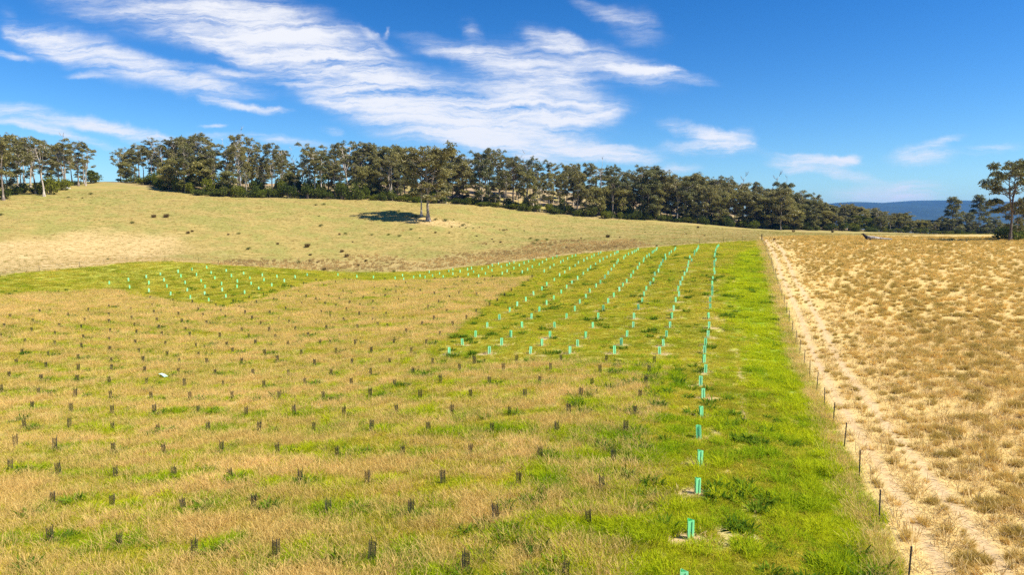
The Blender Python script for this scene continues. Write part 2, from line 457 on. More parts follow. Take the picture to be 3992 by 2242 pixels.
def inpoly(x, y, poly):
    x = np.asarray(x); y = np.asarray(y)
    r = np.zeros(x.shape, bool)
    n = len(poly)
    for i in range(n):
        x1, y1 = poly[i]; x2, y2 = poly[(i + 1) % n]
        c = ((y1 > y) != (y2 > y))
        with np.errstate(divide='ignore', invalid='ignore'):
            r ^= c & (x < (x2 - x1) * (y - y1) / (y2 - y1 + 1e-12) + x1)
    return r


def pdist(x, y, pts, closed=False):
    """Distance to a polyline."""
    best = np.full(np.shape(x), 1e9)
    n = len(pts)
    for i in range(n if closed else n - 1):
        ax, ay = pts[i]; bx, by = pts[(i + 1) % n]
        dx, dy = bx - ax, by - ay
        t = np.clip(((x - ax) * dx + (y - ay) * dy) / (dx * dx + dy * dy + 1e-9), 0, 1)
        best = np.minimum(best, np.hypot(x - ax - t * dx, y - ay - t * dy))
    return best


def world_poly(pp, dens=1):
    out = []
    for i, (u, v) in enumerate(pp):
        h = hit(u, v)
        out.append((h[0], h[1]))
    return out


# the wire fence: a straight line across the paddocks
FENCE = [(11.2 + .332 * (t - 20.1), t) for t in (-120, 20.1, 47.6, 90, 137)]
CORNER = FENCE[-1]
BACK_PIX = [(1820, 610), (1700, 618), (1550, 631), (1400, 646), (1300, 658), (1150, 675), (1000, 684), (850, 684), (720, 676), (600, 670), (500, 662), (415, 657), (320, 661), (200, 674), (100, 683), (0, 694), (-120, 704)]
BACK = [CORNER] + world_poly(BACK_PIX)
P_GREEN = world_poly([(1060, 912), (1110, 868), (1170, 808), (1235, 758), (1300, 722), (1345, 696), (1200, 702), (1000, 708), (870, 706), (790, 712), (720, 735), (640, 758), (560, 775), (430, 760), (280, 728), (150, 735), (0, 745), (-150, 760), (-420, 790)]) + [(-150, 92)] + BACK[::-1] + \
    [(11.2 + .332 * (t - 20.1), t) for t in (110, 80, 60, 40, 20, 8, -20, -60)] + [(-30, -62), (-3, 5)] + world_poly([(1620, 1440), (1640, 1250), (1655, 1100), (1660, 1000), (1650, 930), (1540, 908)])
P_MIX = world_poly([(1050, 1447), (1150, 1330), (1330, 1240), (1420, 1120), (1480, 1000), (1560, 910), (1700, 900), (1720, 1447)]) + [(4, 8), (-4, 8)]
P_LUSH = world_poly([(1840, 660), (1900, 625), (1925, 700), (1980, 850), (2090, 1060), (2230, 1400), (2100, 1440), (2040, 1200), (1960, 1000), (1870, 900), (1830, 760)])
P_BROWN = world_poly([(480, 668), (640, 655), (850, 652), (1000, 654), (1100, 650), (1230, 632), (1330, 612), (1450, 606), (1590, 606), (1640, 616), (1560, 628), (1430, 640), (1300, 655), (1150, 672), (1000, 680), (850, 680), (700, 672)])
P_TANHILL = world_poly([(0, 615), (200, 590), (420, 600), (500, 640), (415, 654), (200, 670), (0, 690), (-150, 700), (-150, 620)])
P_GOLDX = FENCE[::1]


def gold_side(x, y):
    """Signed distance to the right of the fence line (metres)."""
    return (np.asarray(x) - (11.2 + .332 * (np.asarray(y) - 20.1))) / math.hypot(1, .332)


# far edge of the golden paddock: a bit behind the corner
def soft(x, y, poly, w, amp, sc, s):
    ins = inpoly(x, y, poly)
    d = pdist(x, y, poly, True) * np.where(ins, 1, -1)
    d = d + amp * (fbm(x / sc, y / sc, s, 3) - .5) * 2
    return sstep(d, -w, w)


def zones(x, y):
    x = np.asarray(x, float); y = np.asarray(y, float)
    g = gold_side(x, y)
    goldfar = CORNER[1] + 20 + .55 * (x - CORNER[0])
    gold = sstep(g + .5 * (fbm(x / 2, y / 2, 21, 2) - .5), -.15, .35) * (1 - sstep(y - np.minimum(goldfar, 178) + 6 * (fbm(x / 9, y / 9, 24, 3) - .5), -4, 8))
    left = 1 - sstep(g, -.05, .15)
    green = soft(x, y, P_GREEN, .7, 1.2, 3.0, 11) * left
    mixz = soft(x, y, P_MIX, 1.6, 1.5, 2.5, 12) * left
    lush = soft(x, y, P_LUSH, 1.8, 1.4, 3.5, 13) * left
    brown = soft(x, y, P_BROWN, 3.5, 8.0, 7.0, 14)
    inside = inpoly(x, y, BACK + [(-260, 96), (-260, -120), (-60, -120)] + FENCE[::1])
    hill = (~inside) & (gold < .5)
    hill = np.where(hill, 1.0, 0.0) * (1 - gold)
    tanh = soft(x, y, P_TANHILL, 6, 9, 14, 15)
    strip = np.exp(-((pdist(x, y, BACK[:8]) - 1.6) / 1.5) ** 2) * (~inside)
    tanh = np.maximum(tanh, strip * .9); brown = brown * (1 - strip)
    edge = np.exp(-((g + .42) / .34) ** 2) * (y < CORNER[1]) * (y > -100)          # rank dry grass along the wire
    track = np.clip(np.exp(-((g - .95 - .12 * np.sin(y * .13)) / .32) ** 2) + .95 * np.exp(-((g - 2.40 - .12 * np.sin(y * .13)) / .34) ** 2), 0, 1) * (.65 + .5 * fbm(x / 1.2, y / 1.2, 28, 3)) * (y < CORNER[1] + 6)
    return dict(gold=gold, green=green, mix=mixz, lush=lush, brown=brown * hill, hill=hill, tanhill=tanh * hill, edge=edge, track=track * gold)

# ------------------------------------------------------------------ materials
class NT:
    def __init__(self, name):
        self.m = bpy.data.materials.new(name)
        self.m.use_nodes = True
        self.n, self.l = self.m.node_tree.nodes, self.m.node_tree.links
        self.n.clear()
        self.out = self.n.new('ShaderNodeOutputMaterial')

    def node(self, t, ins=None, **k):
        n = self.n.new(t)
        for a, b in k.items(): setattr(n, a, b)
        for a, b in (ins or {}).items(): self.put(n.inputs[a], b)
        return n

    def put(self, sock, val):
        if isinstance(val, bpy.types.NodeSocket): self.l.new(val, sock)
        elif isinstance(val, (tuple, list)) and len(val) == 3 and sock.type == 'RGBA': sock.default_value = (*val, 1)
        else: sock.default_value = val

    def mixc(self, f, a, b):
        n = self.node('ShaderNodeMix', data_type='RGBA')
        self.put(n.inputs[0], f); self.put(n.inputs[6], a); self.put(n.inputs[7], b)
        return n.outputs[2]

    def math(self, op, a, b=0.0, clamp=False):
        n = self.node('ShaderNodeMath', operation=op, use_clamp=clamp)
        self.put(n.inputs[0], a); self.put(n.inputs[1], b)
        return n.outputs[0]

    def ramp(self, x, a, b, c=0.0, d=1.0):
        n = self.node('ShaderNodeMapRange', interpolation_type='SMOOTHSTEP')
        for i, s in enumerate((x, a, b, c, d)): self.put(n.inputs[i], s)
        return n.outputs[0]

    def noise(self, vec, scale, detail=4.0, rough=.55, dist=0.0):
        n = self.node('ShaderNodeTexNoise', {'Vector': vec, 'Scale': scale, 'Detail': detail, 'Roughness': rough, 'Distortion': dist})
        return n.outputs['Fac']

    def attr(self, name, typ='GEOMETRY'):
        return self.node('ShaderNodeAttribute', attribute_name=name, attribute_type=typ).outputs['Fac']

    def surface(self, s): self.l.new(s, self.out.inputs['Surface'])

    def pbr(self, col, rough=.8, bump=None, **k):
        p = self.node('ShaderNodeBsdfPrincipled', {'Base Color': col, 'Roughness': rough})
        for a, b in k.items(): self.put(p.inputs[a], b)
        if bump is not None: self.l.new(bump, p.inputs['Normal'])
        self.surface(p.outputs[0])
        return p

    def bump(self, h, strength=.5, dist=.1):
        return self.node('ShaderNodeBump', {'Height': h, 'Strength': strength, 'Distance': dist}).outputs[0]


def leaf_material(name, a, b, transl=.3, tint=False, vary=.25, gloss=0.0):
    t = NT(name)
    oi = t.node('ShaderNodeObjectInfo')
    f = t.attr('tint', 'INSTANCER') if tint else oi.outputs['Random']
    c = t.mixc(f, a, b)
    geo = t.node('ShaderNodeNewGeometry')
    r = t.math('ADD', t.math('MULTIPLY', geo.outputs['Random Per Island'], 2 * vary), 1 - vary)
    h = t.node('ShaderNodeHueSaturation', {'Color': c, 'Value': r})
    d = t.node('ShaderNodeBsdfDiffuse', {'Color': h.outputs[0]})
    tr = t.node('ShaderNodeBsdfTranslucent', {'Color': h.outputs[0]})
    m = t.node('ShaderNodeMixShader', {0: transl, 1: d.outputs[0], 2: tr.outputs[0]})
    s = m.outputs[0]
    if gloss:
        gl = t.node('ShaderNodeBsdfGlossy', {'Color': (.8, .8, .8), 'Roughness': .45})
        s = t.node('ShaderNodeMixShader', {0: gloss, 1: s, 2: gl.outputs[0]}).outputs[0]
    t.surface(s)
    return t.m


M = {}
M['tan'] = leaf_material('dry_seed_grass', (.64, .47, .14), (.82, .57, .215), .40, True, .3)
M['green'] = leaf_material('green_grass', (.36, .37, .022), (.62, .51, .06), .42, True, .3)
M['lush'] = leaf_material('lush_grass', (.28, .42, .012), (.58, .62, .018), .48, True, .3)
M['tuss'] = leaf_material('golden_tussock', (.385, .285, .06), (.80, .56, .17), .38, True, .3)
M['straw'] = leaf_material('pale_straw', (.64, .47, .19), (.78, .59, .28), .25, True, .25)
M['weed'] = leaf_material('dark_weed', (.09, .18, .014), (.19, .28, .018), .4, True, .3)
M['rush'] = leaf_material('brown_rush', (.48, .35, .14), (.72, .52, .21), .4, True, .3)
M['bush'] = leaf_material('bush_leaves', (.075, .10, .022), (.14, .16, .03), .35, False, .45)
M['bush_bright'] = leaf_material('yellow_green_leaves', (.13, .16, .02), (.20, .205, .025), .35, False, .4)
M['gum'] = leaf_material('gum_leaves', (.185, .172, .05), (.305, .268, .08), .36, False, .5, .04)
M['gum_dark'] = leaf_material('dark_gum_leaves', (.148, .153, .046), (.245, .226, .066), .36, False, .5, .035)
M['gum_gold'] = leaf_material('olive_gum_leaves', (.21, .205, .055), (.33, .29, .075), .38, False, .5, .03)


def bark_material(name, pale, dark, lo, hi):
    t = NT(name)
    tcn = t.node('ShaderNodeTexCoord')
    mp = t.node('ShaderNodeMapping', {'Vector': tcn.outputs['Object'], 'Scale': (5, 5, .7)})
    n1 = t.noise(mp.outputs[0], 1.0, 4, .6)
    oi = t.node('ShaderNodeObjectInfo')
    f = t.math('ADD', n1, t.math('MULTIPLY', t.math('SUBTRACT', oi.outputs['Random'], .5), .25))
    c = t.mixc(t.ramp(f, lo, hi), dark, pale)
    t.pbr(c, .9, t.bump(n1, .6, .05))
    return t.m


M['bark'] = bark_material('gum_bark', (.55, .47, .37), (.18, .135, .10), .36, .60)
M['bark_dark'] = bark_material('brown_bark', (.30, .24, .18), (.085, .06, .045), .40, .70)
M['deadwood'] = bark_material('grey_deadwood', (.50, .47, .43), (.20, .17, .15), .35, .6)

# guards
t = NT('aqua_corflute')
tcn = t.node('ShaderNodeTexCoord')
n1 = t.noise(tcn.outputs['Object'], 6.0, 2)
oi = t.node('ShaderNodeObjectInfo')
c = t.mixc(t.math('MULTIPLY', oi.outputs['Random'], .8), (.32, .92, .43), (.50, .95, .60))
c = t.mixc(t.math('MULTIPLY', n1, .22), c, (.18, .80, .33))
p = t.node('ShaderNodeBsdfPrincipled', {'Base Color': c, 'Roughness': .42})
tr = t.node('ShaderNodeBsdfTranslucent', {'Color': c})
t.surface(t.node('ShaderNodeMixShader', {0: .30, 1: p.outputs[0], 2: tr.outputs[0]}).outputs[0])
M['aqua'] = t.m
t = NT('dark_netting'); t.pbr((.020, .018, .013), .75); M['net'] = t.m
t = NT('weathered_stake'); oi = t.node('ShaderNodeObjectInfo'); t.pbr(t.mixc(oi.outputs['Random'], (.035, .026, .018), (.075, .055, .04)), .85); M['stake'] = t.m
t = NT('pale_stake'); t.pbr((.055, .20, .11), .7); M['pale_stake'] = t.m
t = NT('dark_steel_post'); t.pbr((.035, .028, .028), .6); M['post'] = t.m
t = NT('fence_wire'); t.pbr((.30, .29, .28), .45, None, Metallic=.7); M['wire'] = t.m
t = NT('pale_rock')
tcn = t.node('ShaderNodeTexCoord')
t.pbr(t.mixc(t.noise(tcn.outputs['Object'], 3.0), (.50, .48, .45), (.72, .71, .68)), .9); M['rock'] = t.m
t = NT('blue_green_forest_hill')
tcn = t.node('ShaderNodeTexCoord')
n1 = t.noise(tcn.outputs['Object'], .012, 5, .65)
t.pbr(t.mixc(t.ramp(n1, .4, .65), (.016, .040, .030), (.032, .062, .036)), 1.0, t.bump(n1, 1.0, 30)); M['hill'] = t.m

# ground: what grows or lies there decides the colour
t = NT('paddock_ground')
geo = t.node('ShaderNodeNewGeometry')
pos = geo.outputs['Position']
na = t.noise(pos, .16, 4, .6)
nb = t.noise(pos, .9, 4, .65)
nc = t.noise(pos, 5.0, 4, .7)
mpf = t.node('ShaderNodeMapping', {'Vector': pos, 'Rotation': (0, 0, .5), 'Scale': (.28, 1.1, .5)})
nd = t.noise(mpf.outputs[0], 1.0, 4, .65)
mpg = t.node('ShaderNodeMapping', {'Vector': pos, 'Rotation': (0, 0, -.31), 'Scale': (2.2, .18, .5)})
ne = t.noise(mpg.outputs[0], 1.0, 3, .6)
c_tan = t.mixc(t.ramp(nb, .35, .65), (.42, .35, .10), (.60, .42, .17))
c_tan = t.mixc(t.ramp(nc, .35, .7), c_tan, (.32, .30, .06))
c_grn = t.mixc(t.ramp(nb, .35, .62), (.26, .31, .025), (.44, .41, .045))
c_grn = t.mixc(t.ramp(nc, .52, .72), c_grn, (.42, .36, .09))
c_lush = t.mixc(t.ramp(nb, .35, .65), (.20, .33, .010), (.36, .43, .012))
c_gold = t.mixc(t.ramp(nc, .3, .65), (.53, .385, .115), (.66, .485, .18))
c_gold = t.mixc(t.ramp(na, .4, .65, 0, .45), c_gold, (.56, .39, .12))
c_hill = t.mixc(t.ramp(nd, .36, .64), (.295, .228, .055), (.41, .30, .085))
c_hill = t.mixc(t.math('MULTIPLY', t.ramp(na, .42, .62), .75), c_hill, (.26, .248, .048))
c_hill = t.mixc(t.ramp(nc, .55, .75, 0, .5), c_hill, (.26, .225, .055))
c_th = t.mixc(t.ramp(nd, .35, .65), (.46, .325, .12), (.57, .405, .17))
c_br = t.mixc(t.ramp(nb, .35, .65), (.33, .245, .085), (.46, .335, .125))
c_tr = t.mixc(t.ramp(nc, .35, .65), (.46, .32, .175), (.58, .42, .235))
A = t.attr
c = t.mixc(A('gpatch'), c_tan, c_grn)
c = t.mixc(t.math('MULTIPLY', A('mix'), .7), c, t.mixc(t.ramp(ne, .45, .6), c_grn, c_tan))
c = t.mixc(A('green'), c, c_grn)
c = t.mixc(A('lush'), c, c_lush)
c = t.mixc(A('hill'), c, c_hill)
c = t.mixc(A('tanhill'), c, c_th)
c = t.mixc(t.math('MULTIPLY', A('brown'), .7), c, c_br)
c = t.mixc(A('gold'), c, c_gold)
c = t.mixc(A('edge'), c, (.46, .38, .12))
c = t.mixc(t.math('MULTIPLY', A('track'), .85), c, c_tr)
c = t.mixc(A('litter'), c, (.36, .255, .13))
c = t.mixc(A('bare'), c, (.50, .365, .19))
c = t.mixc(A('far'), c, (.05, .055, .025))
hgt = t.math('ADD', t.math('MULTIPLY', nc, .5), nb)
t.pbr(c, .95, t.bump(hgt, .35, .07))
M['ground'] = t.m

# ------------------------------------------------------------------ where the guards stand (needed for the patches round them)
GREEN_PTS = []      # (row, place in row, x, y, z, D)
for ri, s in enumerate(GREEN_ROWS):
    L = []
    for w in s.split():
        a, b = w.split(',')
        L.append(hit(int(a) * 2576 / 3992, int(b) * 2576 / 3992))
    GREEN_PTS.append(L)
DARK_PTS = []
for w in DARK.split():
    a, b = w.split(',')
    DARK_PTS.append(hit(int(a) * 2576 / 3992, int(b) * 2576 / 3992))
_dk = np.array(DARK_PTS)
_gr = np.array([p for L in GREEN_PTS for p in L])


def guard_patch(x, y):
    """1 in the rank green growth beside a dark guard."""
    x = np.asarray(x, float); y = np.asarray(y, float)
    o = np.zeros(x.shape)
    for k, (gx, gy, gz, D) in enumerate(_dk):
        r = .55 + .5 * ((k * 37) % 10) / 10
        m = np.nonzero((np.abs(x - gx) < 3.2) & (np.abs(y - gy) < 2.6))
        if len(m[0]):
            q = ((x[m] - gx - .42) / (r * 1.9)) ** 2 + ((y[m] - gy - .1) / (r * .85)) ** 2
            o[m] = np.maximum(o[m], np.exp(-q))
    return o


def bare_patch(x, y):
    x = np.asarray(x, float); y = np.asarray(y, float)
    o = np.zeros(x.shape)
    for k, (gx, gy, gz, D) in enumerate(_gr):
        if D > 100: continue
        r = .22 + .42 * ((k * 53) % 11) / 11
        m = np.nonzero((np.abs(x - gx) < 1.6) & (np.abs(y - gy) < 1.2))
        if len(m[0]):
            ox = ((k * 29) % 7 - 3) * .09
            q = ((x[m] - gx - ox) / (r * 1.5)) ** 2 + ((y[m] - gy) / (r * .8)) ** 2
            o[m] = np.maximum(o[m], np.exp(-q ** 2))
    return o


def scuffs(x, y):
    """Wheel marks and worn spots along the rows of the planted block."""
    x = np.asarray(x, float); y = np.asarray(y, float)
    c = x * math.cos(.3006) - y * math.sin(.3006)
    l = x * math.sin(.3006) + y * math.cos(.3006)
    s = np.zeros(x.shape)
    for c0, w, k in ((1.15, .17, 1.0), (.15, .13, .8), (-2.35, .15, .7), (2.7, .14, .6), (-5.3, .14, .5), (-8.2, .14, .5)):
        s = np.maximum(s, k * np.exp(-((c - c0) / w) ** 2) * sstep(fbm(l / 1.9 + c0 * 7, l * 0 + c0, 63, 3), .40, .60))
    s = np.maximum(s, .8 * sstep(fbm(x / .55, y / .8, 64, 3), .70, .76))
    return s


def mow(x, y):
    """Faint drill lines along the strip beside the fence, -0.5 to 0.5."""
    c = x * math.cos(.3006) - y * math.sin(.3006)
    return np.where(c > -.8, np.sin(c * 2 * np.pi / .92 + .8 * np.sin(c * 1.3)) * .5, 0.0)


def tan_green(x, y):
    n = fbm(x / 2.3, y / 1.3, 31, 4, .6)
    b = sstep(n, .50, .64) * .75
    return np.clip(np.maximum(b, guard_patch(x, y) * 1.25), 0, 1)


# ------------------------------------------------------------------ ground sheet
def build_ground():
    az = np.concatenate([np.arange(-180, -46, 5.0), np.arange(-46, 46.01, .125), np.arange(51, 180, 5.0)])
    az = np.radians(az)
    rr = [4.0]
    while rr[-1] < 9000:
        r = rr[-1]
        rr.append(r * (1.011 if r < 260 else 1.06))
    rr = np.array(rr)
    A, R = np.meshgrid(az, rr)
    X, Y = R * np.sin(A), R * np.cos(A)
    Z = ground_z(X, Y)
    n, m = X.shape
    V = np.stack([X, Y, Z], -1).reshape(-1, 3)
    V = np.vstack([V, [[0, 0, float(ground_z(0, 0)[0])]]])
    idx = np.arange(n * m).reshape(n, m)
    nx = np.roll(idx, -1, axis=1)
    F4 = np.stack([idx[:-1], idx[1:], nx[1:], nx[:-1]], -1).reshape(-1, 4)
    me = bpy.data.meshes.new('ground')
    nt = m
    me.vertices.add(len(V))
    me.vertices.foreach_set('co', V.astype(np.float32).reshape(-1))
    nl = len(F4) * 4 + nt * 3
    me.loops.add(nl)
    tri = np.stack([np.full(m, n * m), idx[0], nx[0]], -1)
    me.loops.foreach_set('vertex_index', np.concatenate([F4.reshape(-1), tri.reshape(-1)]).astype(np.int32))
    me.polygons.add(len(F4) + nt)
    me.polygons.foreach_set('loop_start', np.concatenate([np.arange(len(F4)) * 4, len(F4) * 4 + np.arange(nt) * 3]).astype(np.int32))
    me.polygons.foreach_set('use_smooth', np.ones(len(F4) + nt, bool))
    x, y = V[:, 0], V[:, 1]
    Zn = zones(x, y)
    Zn['gpatch'] = tan_green(x, y)
    near = np.hypot(x, y) < 120
    b = np.zeros(len(x)); b[near] = bare_patch(x[near], y[near])
    n1 = fbm(x / .9, y / 3.5, 44, 3)
    Zn['bare'] = np.clip(np.maximum(b, scuffs(x, y) * .8 * near), 0, 1) * Zn['green']
    li = np.zeros(len(x))
    if WOOD_EDGE:
        wx = np.array([p[0] for p in WOOD_EDGE]); wy = np.array([p[1] for p in WOOD_EDGE])
        poly = WOOD_EDGE + [(p[0] * 1.9, p[1] * 1.9) for p in WOOD_EDGE[::-1]]
        ins = inpoly(x, y, poly)
        d = pdist(x, y, WOOD_EDGE)
        li = np.where(ins, np.clip(.35 + d / 25, 0, 1), np.exp(-(d / 4.0) ** 2) * .6)
        li = li * sstep(fbm(x / 6, y / 6, 51, 3), .3, .55)
    for (tx, ty, tz, tD), rad in LONE_SPOTS:
        li = np.maximum(li, .0)
        q = np.hypot((x - tx - 2.5) / rad, (y - ty) / (rad * .55))
        Zn['tanhill'] = np.maximum(Zn['tanhill'], np.exp(-q ** 4) * .9)
    Zn['litter'] = li
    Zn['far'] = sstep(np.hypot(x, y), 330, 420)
    for k, a in Zn.items():
        at = me.attributes.new(k, 'FLOAT', 'POINT')
        at.data.foreach_set('value', np.asarray(a, np.float32))
    me.materials.append(M['ground'])
    me.update(calc_edges=True)
    o = link('ground', me)
    tag(o, kind='structure')
    return o


WOOD_PIX = [(290, 457), (350, 462), (420, 476), (500, 488), (600, 493), (700, 495), (800, 497), (900, 499), (1000, 504), (1100, 511), (1190, 513), (1260, 520), (1300, 527), (1400, 536), (1500, 546),
            (1600, 551), (1700, 557), (1800, 566), (1900, 573), (2000, 578), (2100, 582), (2200, 586), (2350, 589), (2500, 592)]
WOOD_EDGE = []
for u_, v_ in WOOD_PIX:
    h_ = hit(u_, v_)
    if u_ > 1880:                       # just beyond the crest: keep the distance steady
        h_ = along(u_, 250 + (u_ - 1900) * .07)
        h_ = (*h_, 0)
    WOOD_EDGE.append((h_[0], h_[1]))
LONE = hit(1077, 556)
LONE2 = hit(1060, 544)
LONE_SPOTS = [(LONE, 10.0)]
build_ground()

# ------------------------------------------------------------------ grasses: clumps scattered over the paddocks
def clump(name, mat, n, h, spread, lean, width, curl=.35, wind=(0, 0), tip=.15, seed=0):
    r = np.random.default_rng(seed)
    a = r.uniform(0, 2 * np.pi, n); q = spread * np.sqrt(r.uniform(0, 1, n))
    bx, by = q * np.cos(a), q * np.sin(a)
    H = r.uniform(h[0], h[1], n)
    da = np.where(r.uniform(size=n) < .6, a + r.normal(0, .5, n), r.uniform(0, 2 * np.pi, n))
    le = np.abs(r.normal(lean, lean * .45, n))
    dx, dy = np.cos(da) * np.sin(le) + wind[0], np.sin(da) * np.sin(le) + wind[1]
    dz = np.cos(le)
    fa = r.uniform(0, 2 * np.pi, n)
    wx, wy = np.cos(fa), np.sin(fa)
    w = width * r.uniform(.7, 1.3, n)
    P = [np.stack([bx, by, np.full(n, -.02)], 1)]
    mid = np.stack([bx + dx * H * .55, by + dy * H * .55, dz * H * .58], 1)
    top = np.stack([bx + dx * H * (1 + curl), by + dy * H * (1 + curl), dz * H * (1 - curl * .4 * np.sin(le))], 1)
    W = np.stack([wx, wy, np.zeros(n)], 1) * w[:, None] * .5
    q1 = np.stack([P[0] - W, P[0] + W, mid + W * .85, mid - W * .85], 1)
    q2 = np.stack([mid - W * .85, mid + W * .85, top + W * tip, top - W * tip], 1)
    return bpy.data.objects.new(name, quad_mesh(name, np.concatenate([q1, q2]), mat))


def scatter(name, protos, P, idx, rot, scl, tint, label, cat):
    n = len(P)
    me = bpy.data.meshes.new(name)
    me.vertices.add(n)
    me.vertices.foreach_set('co', np.asarray(P, np.float32).reshape(-1))
    for k, ty, a in (('pick', 'INT', idx), ('tint', 'FLOAT', tint)):
        at = me.attributes.new(k, ty, 'POINT'); at.data.foreach_set('value', np.asarray(a, np.int32 if ty == 'INT' else np.float32))
    for k, a in (('turn', rot), ('size', scl)):
        at = me.attributes.new(k, 'FLOAT_VECTOR', 'POINT'); at.data.foreach_set('vector', np.asarray(a, np.float32).reshape(-1))
    o = link(name, me)
    ng = bpy.data.node_groups.new(name, 'GeometryNodeTree')
    ng.interface.new_socket('Geometry', in_out='INPUT', socket_type='NodeSocketGeometry')
    ng.interface.new_socket('Geometry', in_out='OUTPUT', socket_type='NodeSocketGeometry')
    N, L = ng.nodes, ng.links
    gi, go = N.new('NodeGroupInput'), N.new('NodeGroupOutput')
    j = N.new('GeometryNodeJoinGeometry')
    for pr in protos[::-1]:
        oi = N.new('GeometryNodeObjectInfo'); oi.inputs['Object'].default_value = pr; oi.inputs['As Instance'].default_value = True
        L.new(oi.outputs['Geometry'], j.inputs[0])
    ip = N.new('GeometryNodeInstanceOnPoints')
    L.new(gi.outputs[0], ip.inputs['Points']); L.new(j.outputs[0], ip.inputs['Instance'])
    ip.inputs['Pick Instance'].default_value = True

    def na(nm, ty):
        a = N.new('GeometryNodeInputNamedAttribute'); a.data_type = ty; a.inputs['Name'].default_value = nm
        return a.outputs['Attribute']
    L.new(na('pick', 'INT'), ip.inputs['Instance Index'])
    er = N.new('FunctionNodeEulerToRotation'); L.new(na('turn', 'FLOAT_VECTOR'), er.inputs[0]); L.new(er.outputs[0], ip.inputs['Rotation'])
    L.new(na('size', 'FLOAT_VECTOR'), ip.inputs['Scale'])
    L.new(ip.outputs[0], go.inputs[0])
    md = o.modifiers.new('scatter', 'NODES'); md.node_group = ng
    tag(o, label, cat, kind='stuff')
    return o


def wedge(n, r0, r1, half=51.0):
    n = int(n * 1.28)
    a = np.radians(rng.uniform(-half, half, n)); r = rng.uniform(r0, r1, n)
    return r * np.sin(a), r * np.cos(a), r


def place(x, y, smin, smax, hs=None):
    n = len(x)
    z = ground_z(x, y)
    s = rng.uniform(smin, smax, n)
    sc = np.stack([s, s, s * (hs if hs is not None else 1)], 1)
    rot = np.stack([rng.normal(0, .07, n), rng.normal(0, .07, n), rng.uniform(0, 2 * np.pi, n)], 1)
    return np.stack([x, y, z], 1), rot, sc


TANP = [clump('dry_stems', M['tan'], 26, (.16, .42), .30, .42, .009, .3, (.10, .08), .9, s) for s in (1, 2, 3)]
GRNP = [clump('green_blades', M['green'], 52, (.07, .20), .25, .6, .014, .4, (0, 0), .2, s) for s in (4, 5, 6)]
LSHP = [clump('lush_blades', M['lush'], 60, (.09, .25), .24, .6, .014, .45, (0, 0), .2, s) for s in (7, 8)]
TUSP = [clump('tussock_blades', M['tuss'], 80, (.22, .50), .13, .55, .013, .35, (.05, .02), .5, s) for s in (9, 10, 11)]
STRP = [clump('straw_blades', M['straw'], 30, (.12, .34), .30, 1.35, .017, .1, (0, 0), .6, s) for s in (12, 13)]
WEDP = [clump('weed_leaves', M['weed'], 46, (.10, .30), .22, .7, .055, .3, (0, 0), .4, s) for s in (14, 15)]
RSHP = [clump('rush_stems', M['rush'], 60, (.25, .75), .28, .28, .03, .2, (.05, .03), .6, s) for s in (16, 17)]


